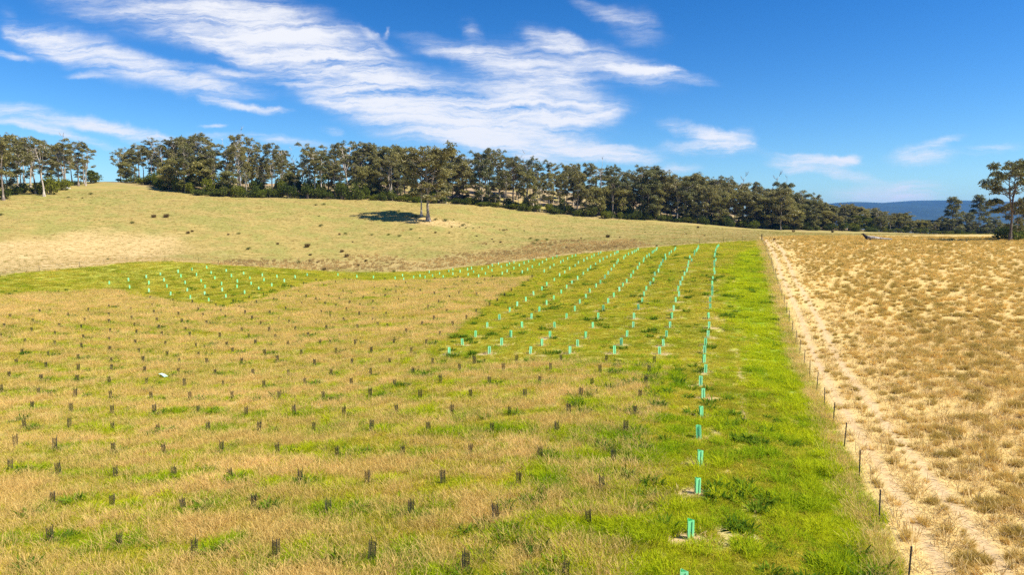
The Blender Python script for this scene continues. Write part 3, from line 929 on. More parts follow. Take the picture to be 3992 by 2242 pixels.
def grow():
    # ---- planted block: tan, green, lush
    x, y, r = wedge(240000, 7, 158)
    keep = gold_side(x, y) < .1
    x, y, r = x[keep], y[keep], r[keep]
    Z = zones(x, y)
    keep = (Z['hill'] < .5)
    x, y, r = x[keep], y[keep], r[keep]; Z = {k: v[keep] for k, v in Z.items()}
    tg = tan_green(x, y)
    bare = np.maximum(bare_patch(x, y), scuffs(x, y) * .62) * Z['green']
    rnd = rng.uniform(size=len(x))
    streak = fbm((x + .2 * y) / 2.6, y / .85, 61, 3, .6)
    isgreen = np.where(Z['green'] > .5, 1.0, np.where(Z['mix'] > .5, .66 + 1.6 * (streak - .5), np.clip(.31 + 1.5 * (streak - .5) + tg * .55, .08, .92)))
    edge = rng.uniform(size=len(x)) < Z['edge'] * .75
    g = (rnd < isgreen) & ~edge & (bare < .45)
    tall = ~g & (bare < .3) & ((Z['green'] < .5) | edge) & (rng.uniform(size=len(x)) < .62)
    lushn = g & (rng.uniform(size=len(x)) < np.clip(Z['lush'] * .9 + (Z['mix'] > .5) * .22 + (Z['green'] < .5) * guard_patch(x, y) * .75 + .06 + (r < 34) * .22 * (Z['green'] > .5), 0, .95))
    gn = g & ~lushn
    big = np.clip(r / 45, 1, 2.0)
    # tan
    P, rot, sc = place(x[tall], y[tall], .75, 1.2)
    sc *= (big[tall] ** .6)[:, None]; sc[:, 2] /= big[tall] ** .45
    tn = np.clip(fbm(x[tall] / 3.5, y[tall] / 2.5, 71, 3) * 1.5 - .25 + rng.normal(0, .12, tall.sum()), 0, 1)
    scatter('seed_grass', TANP, P, rng.integers(0, 3, len(P)), rot, sc, tn, 'tan seeding grass standing among the dark mesh tree guards', 'grass')
    P, rot, sc = place(x[gn], y[gn], .7, 1.2)
    hh = np.where(Z['green'][gn] > .5, np.where(r[gn] < 40, .7, .5), .8)
    sc[:, 2] *= hh; sc *= big[gn][:, None]; sc[:, 2] /= big[gn]
    tn = np.clip(fbm(x[gn] / 3.0, y[gn] / 2.0, 72, 3) * 1.8 - .4 + mow(x[gn], y[gn]) * .45 + rng.normal(0, .18, gn.sum()), 0, 1)
    scatter('green_grass', GRNP, P, rng.integers(0, 3, len(P)), rot, sc, tn, 'short yellow green grass between the aqua tree guards', 'grass')
    P, rot, sc = place(x[lushn], y[lushn], .7, 1.3)
    sc *= big[lushn][:, None]; sc[:, 2] /= big[lushn]
    sc[:, 2] *= np.where(r[lushn] < 45, 1.0, .6) * (1 + .7 * mow(x[lushn], y[lushn]))
    sc *= (.68 + .70 * sstep(fbm(x[lushn] / .75, y[lushn] / .75, 66, 2), .42, .68))[:, None]
    tn = np.clip(fbm(x[lushn] / 2.2, y[lushn] / 2.2, 73, 3) * 2 - .5 + Z['lush'][lushn] * .35 + mow(x[lushn], y[lushn]) * .55 + rng.normal(0, .2, lushn.sum()), 0, 1)
    scatter('lush_grass', LSHP, P, rng.integers(0, 2, len(P)), rot, sc, tn, 'thick bright green grass along the wire fence and beside guards', 'grass')
    # straw round the aqua guards and pale scuffs
    sx, sy = [], []
    for k, (gx, gy, gz, D) in enumerate(_gr):
        if D > 105: continue
        m = 5 + (k * 7) % 9
        sx.append(gx + rng.normal(0, .38, m)); sy.append(gy + rng.normal(0, .16, m))
    sx, sy = np.concatenate(sx), np.concatenate(sy)
    P, rot, sc = place(sx, sy, .5, 1.0)
    scatter('straw_mulch', STRP, P, rng.integers(0, 2, len(P)), rot, sc, rng.uniform(0, 1, len(P)), 'pale dead straw lying round the feet of aqua guards', 'straw')
    # weeds
    wx, wy, wr = wedge(9500, 8, 120)
    Z = zones(wx, wy)
    nn = fbm(wx / 2.5, wy / 2.5, 81, 3)
    k = (gold_side(wx, wy) < -.6) & (Z['hill'] < .5) & (rng.uniform(size=len(wx)) < np.clip((Z['green'] > .5) * .35 + (Z['mix'] > .5) * .5 + .04, 0, 1) * sstep(nn, .45, .62) * 1.2)
    gx = [(p[0] + rng.uniform(.2, .9), p[1] + rng.uniform(-.2, .3)) for p in DARK_PTS for _ in range(2) if rng.uniform() < .55]
    wx = np.concatenate([wx[k], [p[0] for p in gx]]); wy = np.concatenate([wy[k], [p[1] for p in gx]])
    P, rot, sc = place(wx, wy, .6, 1.5)
    scatter('weeds', WEDP, P, rng.integers(0, 2, len(P)), rot, sc, rng.uniform(0, 1, len(P)), 'dark broadleaf weeds dotted through the planted rows', 'weeds')
    # ---- golden paddock
    x, y, r = wedge(340000, 7, 185)
    k = gold_side(x, y) > .4
    x, y, r = x[k], y[k], r[k]
    Z = zones(x, y)
    k = (Z['gold'] > .5)
    x, y, r = x[k], y[k], r[k]; Z = {a: b[k] for a, b in Z.items()}
    g = gold_side(x, y)
    # lines of tussocks running with the drill rows
    cl = fbm(x / 4.5, y / 4.5, 91, 3, .6)
    cell = .78
    cx, cy = np.floor(x / cell), np.floor(y / cell)
    ox, oy = (cx + .15 + .7 * hash2(cx, cy, 3)) * cell, (cy + .15 + .7 * hash2(cx, cy, 4)) * cell
    rad = .10 + .24 * hash2(cx, cy, 5) ** 1.3
    live = hash2(cx, cy, 6) < (np.clip(.30 + g / 8, .1, .80) * (.50 + .9 * (cl - .3) + .5 * fbm(g / .9, (y * .95 + x * .31) / 7.0, 93, 2)))
    inb = np.hypot(x - ox, y - oy) < rad * 1.15
    tus = ((live & inb) | (rng.uniform(size=len(x)) < .03)) & (rng.uniform(size=len(x)) > Z['track'])
    extra = live & inb & (Z['track'] < .4)
    P, rot, sc = place(x[tus], y[tus], .55, 1.05)
    big = np.clip(r[tus] / 70, 1, 1.2)
    sc *= big[:, None]; sc[:, 2] /= big ** .7
    sc *= (.62 + .38 * sstep(g[tus], 2, 9))[:, None]
    tn = np.clip(.15 + .75 * hash2(cx[tus], cy[tus], 8) + .5 * (fbm(x[tus] / 4.0, y[tus] / 4.0, 92, 3) - .5) + rng.normal(0, .1, tus.sum()), 0, 1)
    scatter('tussock_grass', TUSP, P, rng.integers(0, 3, len(P)), rot, sc, tn, 'golden brown tussocks dotted over the straw paddock', 'grass')
    st = ~tus & (rng.uniform(size=len(x)) < np.where(r < 70, .26, .10)) & (Z['track'] < .35)
    P, rot, sc = place(x[st], y[st], .8, 1.4)
    scatter('straw_litter', STRP, P, rng.integers(0, 2, len(P)), rot, sc, rng.uniform(0, 1, len(P)), 'pale straw lying flat between the golden tussocks', 'straw')
    # ---- gully rushes and hillside tufts
    x, y, r = wedge(150000, 100, 245)
    Z = zones(x, y)
    k = (Z['hill'] > .5) & (rng.uniform(size=len(x)) < Z['brown'] * .22 + (Z['brown'] < .1) * .0035)
    P, rot, sc = place(x[k], y[k], .6, 1.1)
    sc[:, 2] *= np.where(Z['brown'][k] > .2, .8, .4)
    scatter('rush_grass', RSHP, P, rng.integers(0, 2, len(P)), rot, sc, np.clip(fbm(P[:, 0] / 7, P[:, 1] / 7, 95) * 1.6 - .3, 0, 1), 'brown rushes filling the gully behind the planted block', 'rushes')
    k2 = (Z['hill'] > .5) & ~k & (rng.uniform(size=len(x)) < .8)
    P, rot, sc = place(x[k2], y[k2], .5, 1.1)
    sc[:, 2] *= .25
    scatter('pasture_grass', [clump('pasture_blades', M['tan2'], 40, (.10, .28), .3, .6, .03, .3, (.1, 0), .3, 18)], P, np.zeros(len(P)), rot, sc,
            np.clip(fbm(P[:, 0] / 16, P[:, 1] / 16, 96, 3) * 2.4 - .7 + rng.normal(0, .1, len(P)), 0, 1), 'short dry pasture on the hillside below the wood', 'grass')


M['tan2'] = leaf_material('dry_pasture', (.30, .272, .054), (.47, .355, .11), .35, True, .22)
grow()

# ------------------------------------------------------------------ tree guards
def guard_sleeve(h=.56, w=.215, seed=0):
    """Three folded panels round a seedling, open at the top, one edge turned to the camera's side; a flap doubles the front fold."""
    r = random.Random(seed)
    mb = MB()
    R = w / math.sqrt(3)
    a0 = math.radians(-90 - 30)
    outer, inner = [], []
    for k in range(3):
        a = a0 + k * 2 * math.pi / 3
        outer.append((R * math.cos(a), R * math.sin(a)))
        inner.append(((R - .012) * math.cos(a), (R - .012) * math.sin(a)))
    tops = [h + r.uniform(-.012, .012) for _ in range(3)]
    lean = (r.uniform(-.015, .015), r.uniform(-.01, .01))
    segs = 3
    for k in range(3):
        k2 = (k + 1) % 3
        for s in range(segs):
            t0, t1 = s / segs, (s + 1) / segs

            def P(q, kk, t, tp):
                bow = .006 * math.sin(math.pi * t)
                return (q[kk][0] * (1 + bow * 4) + lean[0] * t, q[kk][1] + lean[1] * t, -.03 + (tp[kk] + .03) * t)
            mb.add([P(outer, k, t0, tops), P(outer, k2, t0, tops), P(outer, k2, t1, tops), P(outer, k, t1, tops)], [(0, 1, 2, 3)])
            mb.add([P(inner, k, t0, tops), P(inner, k2, t0, tops), P(inner, k2, t1, tops), P(inner, k, t1, tops)], [(3, 2, 1, 0)])
        mb.add([(outer[k][0] + lean[0], outer[k][1] + lean[1], tops[k]), (outer[k2][0] + lean[0], outer[k2][1] + lean[1], tops[k2]),
                (inner[k2][0] + lean[0], inner[k2][1] + lean[1], tops[k2]), (inner[k][0] + lean[0], inner[k][1] + lean[1], tops[k])], [(0, 1, 2, 3)])
    # overlap flap on the front face
    k, k2 = 0, 1
    ax, ay = outer[k]; bx, by = outer[k2]
    nx, ny = (by - ay), -(bx - ax); ln = math.hypot(nx, ny); nx, ny = nx / ln * .006, ny / ln * .006
    p0 = (ax + (bx - ax) * .62 + nx, ay + (by - ay) * .62 + ny); p1 = (bx + nx, by + ny)
    hz = h - .02
    mb.add([(p0[0], p0[1], -.02), (p1[0], p1[1], -.02), (p1[0] + lean[0], p1[1] + lean[1], hz), (p0[0] + lean[0], p0[1] + lean[1], hz)], [(0, 1, 2, 3)])
    return mb


def guard_stake(h=.54, w=.215):
    mb = MB()
    R = w / math.sqrt(3)
    a = math.radians(-90 - 30); b = a + 2 * math.pi / 3
    x = R * (math.cos(a) * .42 + math.cos(b) * .58); y = R * (math.sin(a) * .42 + math.sin(b) * .58)
    mb.tube([(x * 1.10, y * 1.10 - .008, -.05), (x * 1.10, y * 1.10 - .008, h)], [.010, .009], 6)
    return mb


SLEEVES = [guard_sleeve(.56, .215, s).mesh('guard_sleeve', M['aqua']) for s in range(4)]
GSTAKE = guard_stake().mesh('guard_stake', M['pale_stake'])
FARS = []
for s in range(3):
    mb = guard_sleeve(.56, .215, 10 + s)
    FARS.append(mb.mesh('far_guard', M['aqua']))

# the loose ends of rows are sorted by their own row across the slope
RD = math.atan(.31)


def cross(x, y): return x * math.cos(RD) - y * math.sin(RD)
def down(x, y): return x * math.sin(RD) + y * math.cos(RD)


GLAB = []
for ri, L in enumerate(GREEN_PTS[:14]):
    L2 = sorted(L, key=lambda p: p[1])
    for k, p in enumerate(L2):
        row = 'row beside the wire fence' if ri == 0 else ordinal(ri + 1) + ' row in from the wire fence'
        GLAB.append((p, f'aqua tree guard, {ordinal(k + 1)} up the slope in the {row}', 'aqua tree guards in rows up the slope'))
for k, p in enumerate(sorted(GREEN_PTS[14], key=lambda p: p[0])):
    GLAB.append((p, f'aqua tree guard in the gully line, {ordinal(k + 1)} counting from the grassy bay', 'aqua tree guards along the gully'))
# the bay of guards in the hollow: ranked from the front of the bay to the back
bay = sorted(GREEN_PTS[15], key=lambda p: cross(p[0], p[1]))
lanes, cur = [], [bay[0]]
for p in bay[1:]:
    if cross(*p[:2]) - cross(*cur[0][:2]) > 2.6: lanes.append(cur); cur = [p]
    else: cur.append(p)
lanes.append(cur)
for li, L in enumerate(lanes):
    for k, p in enumerate(sorted(L, key=lambda p: p[1])):
        GLAB.append((p, f'aqua tree guard in the hollow below the bare hillside, lane {ordinal(li + 1)}, {ordinal(k + 1)} from front', 'aqua tree guards in the green hollow'))


def add_guard(p, label, group, k):
    x, y, z, D = p
    rz = math.atan2(-x, y) * 1.0 + random.gauss(0, .22)
    s = random.uniform(.93, 1.06)
    if D < 75:
        e = empty('tree_guard', (x, y, z), rz, s)
        sl = link('sleeve', SLEEVES[k % 4], None, e)
        st = link('stake', GSTAKE, None, e)
        tag(e, label, 'tree guard', group)
    else:
        e = link('tree_guard', FARS[k % 3])
        e.location = (x, y, z - .02); e.rotation_euler = (0, 0, rz); e.scale = (s * 1.02,) * 3
        tag(e, label, 'tree guard', group)
    e.rotation_euler[0] = random.gauss(0, .03); e.rotation_euler[1] = random.gauss(0, .035)


for k, (p, lab, grp) in enumerate(GLAB):
    add_guard(p, lab, grp, k)

# the sleeve that has blown flat on the grass
x, y, z, D = hit(411, 950)
e = empty('fallen_guard', (x, y, z + .16), math.radians(70))
mb = MB()
mb.add([(-.13, -.27, 0), (.13, -.29, .015), (.14, .0, .05), (-.12, .02, .035), (.125, .28, .02), (-.13, .27, 0)], [(0, 1, 2, 3), (3, 2, 4, 5)])
mb.add([(-.13, -.27, -.012), (.13, -.29, .003), (.14, .0, .038), (-.12, .02, .023), (.125, .28, .008), (-.13, .27, -.012)], [(3, 2, 1, 0), (5, 4, 2, 3)])
t = NT('faded_corflute'); t.pbr((.50, .80, .68), .5); M['faded'] = t.m
o = link('sleeve', mb.mesh('fallen_sleeve', M['faded']), None, e)
o.rotation_euler = (math.radians(18), math.radians(10), 0); o.scale = (1.35, 1.15, 1.2)
mb = MB(); mb.tube([(-.06, -.36, -.01), (-.04, .12, .03)], [.011, .010], 6)
link('stake', mb.mesh('loose_stake', M['stake']), None, e)
tag(e, 'pale mint guard sleeve lying flat in the tan grass', 'tree guard')


# dark netting guards
def net_sleeve(h=.50, w=.23, seed=0, strand=.0065):
    r = random.Random(seed)
    mb = MB()
    R = w / math.sqrt(3)
    a0 = math.radians(-30 + r.uniform(-14, 14))
    C = [(R * math.cos(a0 + k * 2 * math.pi / 3), R * math.sin(a0 + k * 2 * math.pi / 3)) for k in range(3)]
    sag = [r.uniform(-.03, .02) for _ in range(4)]
    for k in range(3):
        (ax, ay), (bx, by) = C[k], C[(k + 1) % 3]
        ux, uy = (bx - ax) / w, (by - ay) / w
        nv = 8
        for i in range(nv):
            t = (i + .5) / nv
            px, py = ax + (bx - ax) * t, ay + (by - ay) * t
            tp = h * .94 + sag[k] * math.sin(math.pi * t) + r.uniform(-.012, .012)
            j = r.uniform(-.008, .008)
            hw = strand / 2
            mb.add([(px - ux * hw, py - uy * hw, -.02), (px + ux * hw, py + uy * hw, -.02), (px + ux * (hw + j), py + uy * (hw + j), tp), (px - ux * (hw - j), py - uy * (hw - j), tp)], [(0, 1, 2, 3)])
        nh = 14
        for i in range(nh):
            zz = .01 + (h * .93) * i / (nh - 1) + r.uniform(-.006, .006)
            mb.add([(ax, ay, zz), (bx, by, zz + r.uniform(-.01, .01)), (bx, by, zz + strand * .95), (ax, ay, zz + strand * .95)], [(0, 1, 2, 3)])
    return mb, C


NETS, NSTK, FARN = [], [], []
for s in range(4):
    mb, C = net_sleeve(.54, .18, s)
    NETS.append(mb.mesh('net_sleeve', M['net']))
    st = []
    for (cx, cy) in C:
        m2 = MB()
        r = random.Random(s * 7 + int(cx * 100))
        m2.tube([(cx, cy, -.06), (cx + r.uniform(-.008, .008), cy + r.uniform(-.008, .008), .57 + r.uniform(-.02, .06))], [.010, .009], 6)
        st.append(m2.mesh('net_stake', M['stake']))
    NSTK.append(st)
for s in range(3):
    mb, C = net_sleeve(.46, .175, 20 + s, .0075)
    for (cx, cy) in C:
        mb.tube([(cx, cy, -.06), (cx, cy, .49)], [.012, .012], 5)
    FARN.append(mb.mesh('far_net_guard', M['net']))

lanes = {}
for p in DARK_PTS:
    lanes.setdefault(int(round((24.0 - cross(p[0], p[1])) / 3.0)), []).append(p)
for li, key in enumerate(sorted(lanes)):
    for k, p in enumerate(sorted(lanes[key], key=lambda p: down(p[0], p[1]))):
        x, y, z, D = p
        lab = f'dark mesh tree guard, {ordinal(k + 1)} uphill in the {ordinal(li + 1)} lane counted from the fence'
        rz = random.uniform(-.5, .5); s = random.uniform(.88, 1.12)
        q = (k * 3 + li) % 4
        if D < 48:
            e = empty('mesh_guard', (x, y, z), rz, s)
            link('net_sleeve', NETS[q], None, e)
            for st in NSTK[q]: link('stake', st, None, e)
        else:
            e = link('mesh_guard', FARN[q % 3]); e.location = (x, y, z); e.rotation_euler = (0, 0, rz); e.scale = (s, s, s * random.uniform(.85, 1.1))
        e.rotation_euler[0] = random.gauss(0, .045); e.rotation_euler[1] = random.gauss(0, .06)
        tag(e, lab, 'tree guard', 'dark mesh tree guards in the tan grass')

# ------------------------------------------------------------------ fences
def post_mesh(name, h, w, mat):
    mb = MB()                                                   # star-section steel post
    mb.box((0, 0, h / 2 - .15), (w, w * .28, h + .3)); mb.box((0, w * .32, h / 2 - .151), (w * .28, w * .5, h + .298))
    return mb.mesh(name, mat)


PM = post_mesh('star_post', 1.0, .042, M['post'])
PMB = post_mesh('back_post', 1.05, .05, M['post'])
fy = [20.1, 23.6, 27.1, 30.4, 33.6, 37.0, 40.7, 44.4, 47.7]
ys = [9.2, 12.8, 16.5] + fy
while ys[-1] < CORNER[1] - 4: ys.append(ys[-1] + 3.55)
fence = empty('wire_fence', (11.2, 20.1, float(ground_z(11.2, 20.1)[0])))
tag(fence, 'wire fence with thin dark steel posts dividing green block from golden paddock', 'fence')
FO = Vector(fence.location)
FP = []
for yv in ys:
    xv = 11.2 + .332 * (yv - 20.1)
    zz = float(ground_z(xv, yv)[0])
    FP.append(Vector((xv, yv, zz)))
    o = link('post', PM, None, fence)
    o.location = Vector((xv, yv, zz)) - FO
    o.rotation_euler = (random.gauss(0, .03), random.gauss(0, .03), random.uniform(-.3, .3))
    o.scale = (1, 1, random.uniform(.95, 1.05))
FP.append(Vector((CORNER[0], CORNER[1], float(ground_z(*CORNER)[0]))))
for hz in (.18, .42, .66, .92):
    mb = MB()
    pts = []
    for a, b in zip(FP[:-1], FP[1:]):
        pts += [a + Vector((.05, 0, hz)) - FO, (a + b) / 2 + Vector((.05, 0, hz - .03)) - FO]
    mb.tube(pts + [FP[-1] + Vector((0, 0, hz)) - FO], [.004] * (len(pts) + 1), 4)
    link('wire', mb.mesh('fence_wire', M['wire']), None, fence)
mb = MB(); mb.tube([(0, 0, -.3), (0, 0, 1.3)], [.10, .09], 10)
o = link('strainer_post', mb.mesh('strainer_post', M['stake']), None, fence); o.location = FP[-1] - FO

back = empty('back_fence', (BACK[4][0], BACK[4][1], float(ground_z(*BACK[4])[0])))
tag(back, 'thin wire fence with sparse posts along the gully behind the planted block', 'fence')
BO = Vector(back.location)
BP = []
for a, b in zip(BACK[:-1], BACK[1:]):
    n = max(1, int(round(math.hypot(b[0] - a[0], b[1] - a[1]) / 4.2)))
    for i in range(n):
        xv, yv = a[0] + (b[0] - a[0]) * i / n, a[1] + (b[1] - a[1]) * i / n
        BP.append(Vector((xv, yv, float(ground_z(xv, yv)[0]))))
for i, p in enumerate(BP[1:]):
    o = link('post', PMB, None, back); o.location = p - BO
    o.rotation_euler = (random.gauss(0, .05), random.gauss(0, .05), random.uniform(-.4, .4))
for hz in (.4, .9):
    mb = MB(); mb.tube([p + Vector((0, .04, hz)) - BO for p in BP], [.004] * len(BP), 4)
    link('wire', mb.mesh('back_wire', M['wire']), None, back)

# ------------------------------------------------------------------ fallen log and pale rocks
x, y, z, D = hit(2205, 606)
lg = empty('fallen_log', (x, y, z + .15))
tag(lg, 'grey weathered fallen log with an upturned dark root end in golden grass', 'log')
k = D / F
mb = MB()
L = [(-26, 5), (-20, 5), (-12, 5), (-3, 4), (8, 3), (22, 1.6), (37, 1.0)]
mb.tube([(a * k, .6 * math.sin(a * .1), (b + 1.4) * k) for a, b in L], [.34, .33, .31, .28, .24, .19, .12], 9)
link('trunk', mb.mesh('log_trunk', M['deadwood'], True), None, lg)
mb = MB()
mb.tube([(-20 * k, 0, 5 * k), (-26 * k, .1, 8 * k), (-31 * k, .15, 13 * k), (-34 * k, .2, 17 * k)], [.42, .34, .24, .10], 8)
mb.tube([(-22 * k, 0, 5 * k), (-27 * k, -.3, 2.5 * k), (-31 * k, -.6, .5 * k)], [.32, .24, .12], 7)
mb.tube([(-23 * k, 0, 5.5 * k), (-31 * k, .5, 14 * k), (-36 * k, .6, 16 * k)], [.2, .14, .05], 6)
mb.tube([(-21 * k, 0, 5 * k), (-20 * k, -.7, 1.2 * k), (-17 * k, -1.2, -.3 * k)], [.22, .16, .08], 6)
t = NT('charred_root'); t.pbr((.035, .026, .024), .95); M['root'] = t.m
link('root', mb.mesh('log_root', M['root'], True), None, lg)


def rock(u, v, s, label, flat=.6):
    x, y, z, D = hit(u, v)
    r = random.Random(int(u))
    import bmesh
    bm = bmesh.new(); bmesh.ops.create_icosphere(bm, subdivisions=2, radius=1)
    for w in bm.verts:
        q = .75 + .5 * float(vnoise(w.co.x * 1.7 + u, w.co.y * 1.7 + w.co.z * 2.1, 5))
        w.co = Vector((w.co.x * 1.3 * q, w.co.y * q, w.co.z * flat * q)) * s
    me = bpy.data.meshes.new('rock'); bm.to_mesh(me); bm.free(); me.materials.append(M['rock'])
    o = link('rock', me); o.location = (x, y, z + s * .2)
    tag(o, label, 'rock', 'pale rocks by the wood')


rock(169, 475, .75, 'white rock on the bare slope in front of the hilltop trees')
rock(102, 476, .5, 'smaller white rock under the leaning gum trees')
rock(1188, 500, .8, 'pale pinkish rock in the gap in the wood')
rock(362, 456, .8, 'grey boulder among bushes at the thin end of the wood')

# ------------------------------------------------------------------ trees
def leaf_quads(r, centres, radii, n, flat, size):
    """Leaf sprays: loose small quads filling a shallow dome round each centre."""
    out = []
    for c, rad in zip(centres, radii):
        m = max(8, int(n * (rad / 1.2) ** 2 * r.uniform(.75, 1.2)))
        a = r.uniform(0, 2 * np.pi, m)
        q = rad * r.uniform(0, 1, m) ** .55
        lump = 1 + .28 * np.sin(a * 3 + r.uniform(0, 6)) + .15 * np.sin(a * 5 + r.uniform(0, 6))
        x, y = q * lump * np.cos(a), q * lump * np.sin(a)
        dome = flat * rad * (1 - (q / rad) ** 2)
        z = dome * r.uniform(.15, 1, m) - flat * rad * .35 - .12 * q * r.uniform(0, 1.6, m)
        P = np.stack([x, y, z], 1) + c
        t = r.normal(size=(m, 3)); t[:, 2] = t[:, 2] * .7 - .55
        t /= np.linalg.norm(t, axis=1)[:, None]
        b = r.normal(size=(m, 3)); b[:, 2] *= .5
        b -= (b * t).sum(1)[:, None] * t
        b /= np.linalg.norm(b, axis=1)[:, None] + 1e-6
        l = size * r.uniform(.6, 1.4, m)[:, None]; w = size * .36 * r.uniform(.7, 1.4, m)[:, None]
        out.append(np.stack([P - b * w * .5, P + t * l * .5 - b * w, P + t * l, P + t * l * .5 + b * w], 1))
    return np.concatenate(out)


def gum(seed, H=18.0, base=.45, rad=3.6, limbs=14, lean=.04, leafn=70, leafsize=.42, flat=.55, leaders=2, prof='umb', fork=.45, tr=.26, crad=(.85, 1.55), subs=(2, 4)):
    """Gum tree: bare tapering trunk, forking leaders, rising limbs, each ending in flat leafy sprays with sky between."""
    r = np.random.default_rng(seed)
    rr = random.Random(seed)
    mb = MB()
    la = r.uniform(0, 2 * np.pi)
    ldir = np.array([math.cos(la), math.sin(la), 0])
    trunk = []
    nseg = 9
    wob = r.normal(0, .012 * H, (nseg + 1, 2)); wob[0] = 0
    for i in range(nseg + 1):
        t = i / nseg
        p = np.array([0, 0, H * .93 * t]) + ldir * lean * H * t ** 1.5
        p[:2] += wob[i] * t
        trunk.append(p)
    trunk = np.array(trunk)

    def on(tt):
        f = tt / .93 * nseg; i = min(int(f), nseg - 1)
        return trunk[i] + (trunk[i + 1] - trunk[i]) * (f - i)
    R = tr * H / 18.0
    rads = [R * 1.7] + [R * (1 - .9 * (i / nseg) ** .85) for i in range(1, nseg + 1)]
    mb.tube([trunk[0] - np.array([0, 0, .5])] + list(trunk), [R * 1.9] + rads, 7)
    cen, crd = [], []
    ends = []
    for k in range(leaders - 1):                      # extra leaders from a fork
        ft = fork + r.uniform(-.06, .1)
        a = la + math.pi + r.normal(0, .6) + k * 2.2
        p0 = on(ft); out = rad * r.uniform(.35, .6)
        top = H * r.uniform(.8, .95)
        pts = [p0]
        for s in (.33, .66, 1.0):
            pts.append(p0 + np.array([math.cos(a) * out * s ** .7, math.sin(a) * out * s ** .7, (top - p0[2]) * s]) + r.normal(0, .18, 3))
        mb.tube(pts, [R * .62, R * .48, R * .3, R * .1], 6)
        ends.append(np.array(pts))
    ga = r.uniform(0, 6.28)
    for k in range(limbs):
        t = base + (0.94 - base) * ((k + .5) / limbs) ** .9 + r.uniform(-.02, .02)
        t = min(t, .93)
        hrel = (t - base) / (1 - base)
        if prof == 'umb': w = .55 + .75 * math.sin(math.pi * min(1, hrel * .8 + .2)) * (1 - .35 * hrel)
        elif prof == 'cone': w = 1.05 - .75 * hrel
        elif prof == 'col': w = .75 + .35 * math.sin(math.pi * hrel)
        else: w = math.sqrt(max(.05, 1 - (hrel * 1.7 - .75) ** 2)) * 1.05
        src = ends[rr.randrange(len(ends))] if ends and rr.random() < .42 and hrel > .25 else None
        if src is None:
            p0 = on(t * (.94 if hrel > .2 else .9))
        else:
            f = r.uniform(.35, 1) * 3; i = min(int(f), 2); p0 = src[i] + (src[i + 1] - src[i]) * (f - i)
        ga += 2.4 + r.normal(0, .35)
        L = rad * w * r.uniform(.65, 1.1)
        rise = L * r.uniform(.25, .75) * (1 if hrel > .15 else .4)
        e = p0 + np.array([math.cos(ga) * L, math.sin(ga) * L, rise])
        mid = p0 + (e - p0) * .5 + np.array([0, 0, -.06 * L]) + r.normal(0, .05 * L, 3)
        lr = R * .34 * (1 - .45 * hrel)
        mb.tube([p0, mid, e], [lr, lr * .7, lr * .3], 5, False)
        ns = rr.randint(*subs)
        for s in range(ns):
            a = ga + r.uniform(-1.2, 1.2)
            q0 = mid + (e - mid) * r.uniform(0, .9)
            q = q0 + np.array([math.cos(a), math.sin(a), 0]) * L * r.uniform(.12, .42) + np.array([0, 0, r.uniform(.1, .9)])
            mb.tube([q0, q0 + (q - q0) * .55 + r.normal(0, .1, 3), q], [lr * .42, lr * .3, lr * .15], 4, False)
            cen.append(q); crd.append(r.uniform(*crad))
        cen.append(e + np.array([0, 0, .2])); crd.append(r.uniform(*crad) * 1.05)
    for s in range(5):                                # thin rising tips, each under its own flat tuft
        k0 = on(.80 + .03 * s) if s < 4 else on(.93)
        q = np.array([*(on(.93)[:2] + r.normal(0, .075 * H * .9, 2)), H * (1 - .10 * abs(r.normal(0, .6)))])
        mb.tube([k0, k0 + (q - k0) * .5 + np.array([0, 0, -.3]), q], [R * .16, R * .11, R * .05], 4, False)
        cen.append(q); crd.append(r.uniform(*crad) * .85)
        cen.append(q + np.array([*r.normal(0, .6, 2), -r.uniform(.4, 1.0)])); crd.append(r.uniform(*crad) * .7)
    Q = leaf_quads(r, cen, crd, leafn, flat, leafsize)
    return mb, Q


def dead(seed, H=15.0):
    r = np.random.default_rng(seed)
    tk, br = MB(), MB()
    pts = [np.array([r.normal(0, .12) * i, r.normal(0, .12) * i, H * i / 7.0]) for i in range(8)]
    tk.tube([pts[0] - np.array([0, 0, .4])] + pts, [.30] + [.24 * (1 - i / 7.6) for i in range(8)], 6)
    for k in range(11):
        t = r.uniform(.4, .98) * 7; i = min(int(t), 6)
        p = pts[i] + (pts[i + 1] - pts[i]) * (t - i)
        a = r.uniform(0, 6.28); L = r.uniform(1.0, 3.0) * (1.3 - t / 9)
        e = p + np.array([math.cos(a) * L * .6, math.sin(a) * L * .6, L * .9])
        m = p + (e - p) * .5 + np.array([math.cos(a), math.sin(a), -.3]) * .2 * L
        br.tube([p, m, e], [.075, .055, .018], 5)
        for s in range(2):
            a2 = a + r.uniform(-1.2, 1.2)
            br.tube([m, m + np.array([math.cos(a2) * .5, math.sin(a2) * .5, r.uniform(.5, 1.2)])], [.04, .012], 4)
    return tk, br


